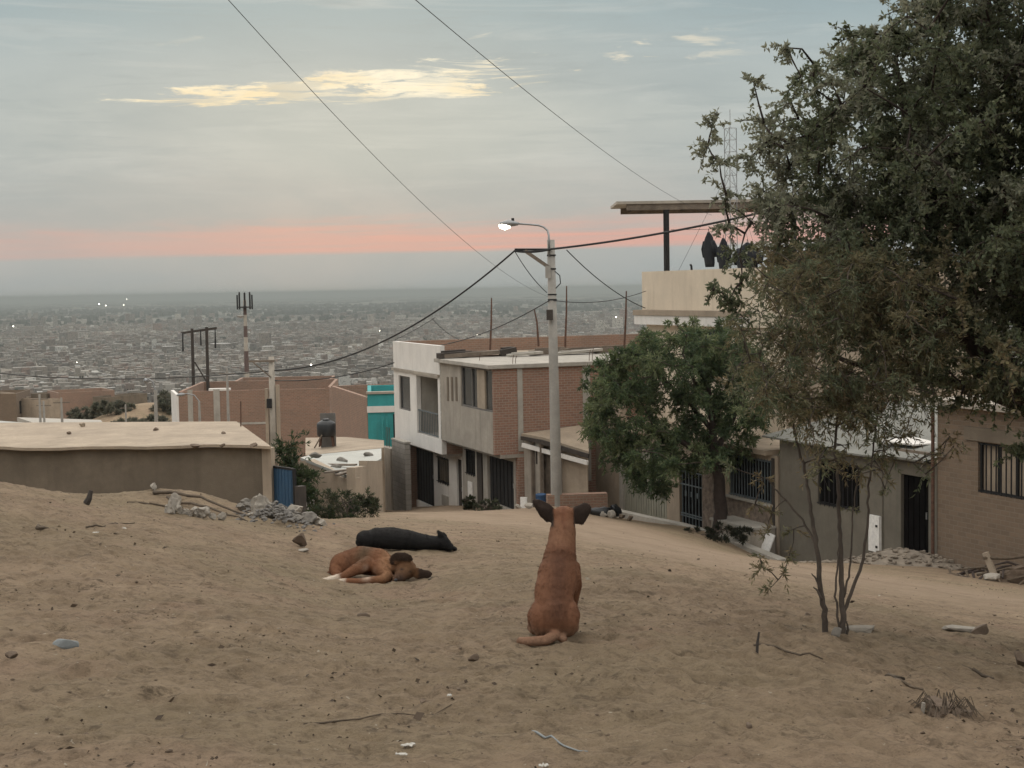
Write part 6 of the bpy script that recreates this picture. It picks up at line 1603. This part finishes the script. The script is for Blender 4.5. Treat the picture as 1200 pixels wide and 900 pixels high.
# ================================================================== the city on the plain
def city():
    rng = np.random.default_rng(8)
    pal = np.array([(.150,.105,.080),(.185,.150,.120),(.235,.210,.180),(.130,.112,.095),(.30,.27,.235),(.68,.66,.61),(.46,.42,.36),(.20,.115,.085),(.10,.095,.085)])
    prob = np.array([.20,.20,.16,.13,.10,.045,.06,.07,.035])
    rows = []
    # blocks of houses: rows along streets, rotated street grid
    ang = .35; ca, sa = math.cos(ang), math.sin(ang)
    def scatter(n, y0, y1, size, hh, keepf):
        # uniform in picture-relevant area
        y = np.sqrt(rng.uniform(y0*y0, y1*y1, n)); u = rng.uniform(-.40,.40,n); x = u*y
        gx = x*ca+y*sa; gy = -x*sa+y*ca
        bx = np.mod(gx, 62); by = np.mod(gy, 118); street = (bx < 9) | (by < 11)
        k = ~street & keepf(x, y); x, y = x[k], y[k]; m = len(x)
        w = rng.uniform(size[0], size[1], m); l = rng.uniform(size[0], size[1]*1.5, m); h = rng.gamma(3.0, hh/3.0, m)+2.4
        return x, y, w, l, h
    S = []
    dens = lambda x, y: (perlin(x/420, y/420, 3)+.5*perlin(x/150, y/150, 4)) > -.42
    S.append(scatter(13000, 880, 2100, (4.5,10), 3.4, dens))
    S.append(scatter(38000, 2000, 4200, (5,11), 3.6, dens))
    S.append(scatter(15000, 4000, 7500, (7,17), 4.0, lambda x, y: (perlin(x/900, y/900, 5)+.6*perlin(x/300, y/300, 6)) > (y-4000)/3500*.55-.05))
    S.append(scatter(2600, 7000, 15000, (14,60), 4.5, lambda x, y: perlin(x/1800, y/1800, 9) > .22))
    # larger buildings, sheds and a few towers
    S.append((*(lambda y, u: (u*y, y))(np.sqrt(rng.uniform(1400**2, 6500**2, 260)), rng.uniform(-.38,.38,260)), rng.uniform(14,30,260), rng.uniform(16,44,260), np.minimum(rng.gamma(2.5,3.0,260)+4,13)))
    S.append((*(lambda y, u: (u*y, y))(np.sqrt(rng.uniform(2000**2, 6000**2, 80)), rng.uniform(-.38,.38,80)), rng.uniform(12,20,80), rng.uniform(12,22,80), rng.uniform(16,34,80)))
    x, y, w, l, h = (np.concatenate([s[i] for s in S]) for i in range(5))
    z0 = HB(x, y)-.3; n = len(x)
    ci = rng.choice(9, n, p=prob/prob.sum()); wm = perlin(x/260, y/420, 41)+.5*perlin(x/90, y/160, 42); ci = np.where((ci == 5) & (wm < .12), 1, ci); ci = np.where((wm > .34) & (rng.random(n) < .16), 5, ci)
    dst = perlin(x/380, y/700, 43)+.6*perlin(x/140, y/260, 44)
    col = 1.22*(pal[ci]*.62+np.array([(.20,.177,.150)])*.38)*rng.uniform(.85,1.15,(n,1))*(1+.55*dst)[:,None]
    rot = ang + rng.normal(0,.05,n) + np.where(rng.random(n) < .25, PI/2, 0)
    # nearest, largest-looking houses in open view become objects of their own
    px = 600 + F_PX*x/y
    vis = (px > -20) & (px < 770) & (y > 900)
    app = np.where(vis & (w < 16) & (h < 11), w*h/y**2, 0); pick = np.argsort(-app)[:285]; mask = np.ones(n, bool); mask[pick] = False
    def boxes(idx):
        c, s = np.cos(rot[idx]), np.sin(rot[idx]); out = []; cl = []
        sx = np.array([-1,1,1,-1]); sy = np.array([-1,-1,1,1])
        X = x[idx,None] + (sx*w[idx,None]*c[:,None] - sy*l[idx,None]*s[:,None])/2; Y = y[idx,None] + (sx*w[idx,None]*s[:,None] + sy*l[idx,None]*c[:,None])/2
        zb = z0[idx]; zt = z0[idx]+h[idx]
        for k in range(4):
            j = (k+1) % 4
            q = np.stack([np.stack([X[:,k],Y[:,k],zb],1), np.stack([X[:,j],Y[:,j],zb],1), np.stack([X[:,j],Y[:,j],zt],1), np.stack([X[:,k],Y[:,k],zt],1)], 1)
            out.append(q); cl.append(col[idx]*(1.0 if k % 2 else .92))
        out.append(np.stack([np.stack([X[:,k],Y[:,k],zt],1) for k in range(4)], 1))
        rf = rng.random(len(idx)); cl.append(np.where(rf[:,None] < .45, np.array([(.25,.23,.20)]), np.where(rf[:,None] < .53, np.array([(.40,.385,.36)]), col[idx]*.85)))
        return np.concatenate(out), np.concatenate(cl)
    m, nt, bs = newmat('city_wall')
    at = nt.node('ShaderNodeAttribute', attribute_name='Col'); co = objco(nt)
    nn = nt.noise(co, .35, 2, .6)
    nt.l.new(nt.mix(nt.mapr(nn, .5, .62, 0, .6), at.outputs[0], (.05,.046,.042)), bs.inputs['Base Color']); bs.inputs['Roughness'].default_value = .95
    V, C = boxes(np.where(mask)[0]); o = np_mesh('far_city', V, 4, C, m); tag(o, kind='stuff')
    # far trees and scrub between the houses, as low dark mounds of foliage
    N = 5200; ty = np.sqrt(rng.uniform(1000**2, 9500**2, N)); tx = rng.uniform(-.4,.4,N)*ty; k = perlin(tx/500, ty/500, 14) > .05-.2*(ty > 4300); tx, ty = tx[k], ty[k]; N = len(tx)
    tz = HB(tx, ty); r = rng.uniform(3,8,N)*(1+(ty > 4300)*.8)
    q = []
    for a in range(3):
        an = rng.uniform(0, PI, N); dx, dy = np.cos(an)*r, np.sin(an)*r; hh = r*rng.uniform(.7,1.3,N)
        q.append(np.stack([np.stack([tx-dx,ty-dy,tz],1), np.stack([tx+dx,ty+dy,tz],1), np.stack([tx+dx*.6,ty+dy*.6,tz+hh],1), np.stack([tx-dx*.7,ty-dy*.7,tz+hh*.9],1)], 1))
    q = np.concatenate(q); o = np_mesh('far_woods', q, 4, np.tile(np.array([(.050,.058,.042)]), (len(q),1))*rng.uniform(.6,1.4,(len(q),1)), MT['leafm']); tag(o, kind='stuff')
    # hedgerows and tree belts between the far fields: long thin dark strips lying across the plain
    N = 420; ty = rng.uniform(5200, 21000, N); tx = rng.uniform(-.4,.4,N)*ty; ln = rng.uniform(60,420,N); hh = rng.uniform(5,11,N); tz = HB(tx, ty); q = []
    for k in range(N):
        nseg = int(ln[k]/14)+2
        for i in range(nseg):
            x0 = tx[k]-ln[k]/2+ln[k]*i/nseg; w_ = ln[k]/nseg*1.2; h2 = hh[k]*rng.uniform(.6,1.2); y_ = ty[k]+rng.uniform(-8,8)
            q.append([(x0,y_,tz[k]),(x0+w_,y_+rng.uniform(-4,4),tz[k]),(x0+w_*.8,y_,tz[k]+h2),(x0+w_*.2,y_+2,tz[k]+h2*.9)])
    q = np.array(q); o = np_mesh('far_hedgerows', q, 4, np.tile(np.array([(.035,.042,.034)]), (len(q),1))*rng.uniform(.7,1.4,(len(q),1)), MT['leafm']); tag(o, kind='stuff')
    # individual houses
    mats = [plaster(nm, c, .3, .25, (.06,.05,.045), .5) for nm, c in (('city_brick',(.20,.15,.12)),('city_render',(.24,.205,.165)),('city_cement',(.27,.245,.215)),('city_pale',(.37,.335,.29)),('city_white',(.58,.55,.50)),('city_dark',(.17,.15,.13)))]
    protos = {}
    for var in range(4):
        for mi, mm in enumerate(mats):
            mb = MB().box(-.5,.5,-.5,.5,0,1)
            if var == 1: mb.box(-.4,.1,-.3,.35,1.003,1.5)
            if var == 2: mb.box(-.5,.5,-.5,-.44,1.003,1.14).box(.44,.5,-.43,.5,1.003,1.14)
            if var == 3: mb.box(.1,.45,-.45,.1,1.003,1.35)
            mb.cm = 1
            for s in (-.28,.05,.3): mb.box(s-.06,s+.06,-.512,-.503,.50,.72)
            for s in (-.3,.2): mb.box(-.512,-.503,s-.07,s+.07,.45,.7)
            protos[var, mi] = (mb, mm)
    first = {}
    for k in pick:
        var = int(rng.integers(0,4)); mi = int(rng.choice(6, p=[.24,.26,.2,.11,.06,.13]))
        if (var, mi) not in first:
            mb, mm = protos[var, mi]; o = mb.build('city_house', [mm, MT['dark']]); first[var, mi] = o
        else: o = first[var, mi].copy(); COL.objects.link(o)
        o.location = (x[k], y[k], z0[k]); o.rotation_euler = (0,0,rot[k]); o.scale = (w[k], l[k], h[k])
        tag(o, 'small flat roofed house among the hazy city blocks below the hill', 'house', 'houses of the city on the plain')
    # bright floodlights scattered in the haze
    labs = ['brightest floodlight far out on the plain, left of the antenna tower','small floodlight just right of the brightest one','floodlight far out on the plain, lower of a close pair','floodlight far out on the plain, upper of a close pair','lit lamp by the pale tower block at the left edge','lit lamp between the antenna tower and dark round tree','faint lit lamp over the near city at left','lit lamp on the plain close to the cream house','lit lamp on the plain beyond the white house','faint lit lamp beyond the white house roof']
    for i, (px_, py_, d, r) in enumerate([(116,357,4200,1.9),(124,358.5,4100,1.35),(145,358,4200,1.35),(148.5,351,5200,1.4),(15.5,383,2000,.8),(364.5,428.5,860,.5),(90,425,1000,.28),(722,372,1900,.7),(445,388,1700,.5),(559,393,1600,.45)]):
        q = P(px_, py_, d); zb = float(HB(q.x, q.y)); t = thing('floodlight', labs[i], 'floodlight', (q.x, q.y, zb)); h_ = q.z-zb
        MB().tube([(0,0,0),(0,0,h_)], [r*.25,r*.15], 6).build('mast', MT['conc'], t)
        e = bmesh.new(); bmesh.ops.create_uvsphere(e, u_segments=10, v_segments=8, radius=r, matrix=Matrix.Translation((0,0,h_+r*.9))); em = bpy.data.meshes.new('lamp'); e.to_mesh(em); e.free(); em.materials.append(MT['lamp']); eo = bpy.data.objects.new('lamp', em); COL.objects.link(eo); eo.parent = t
    return n
print('city', city())
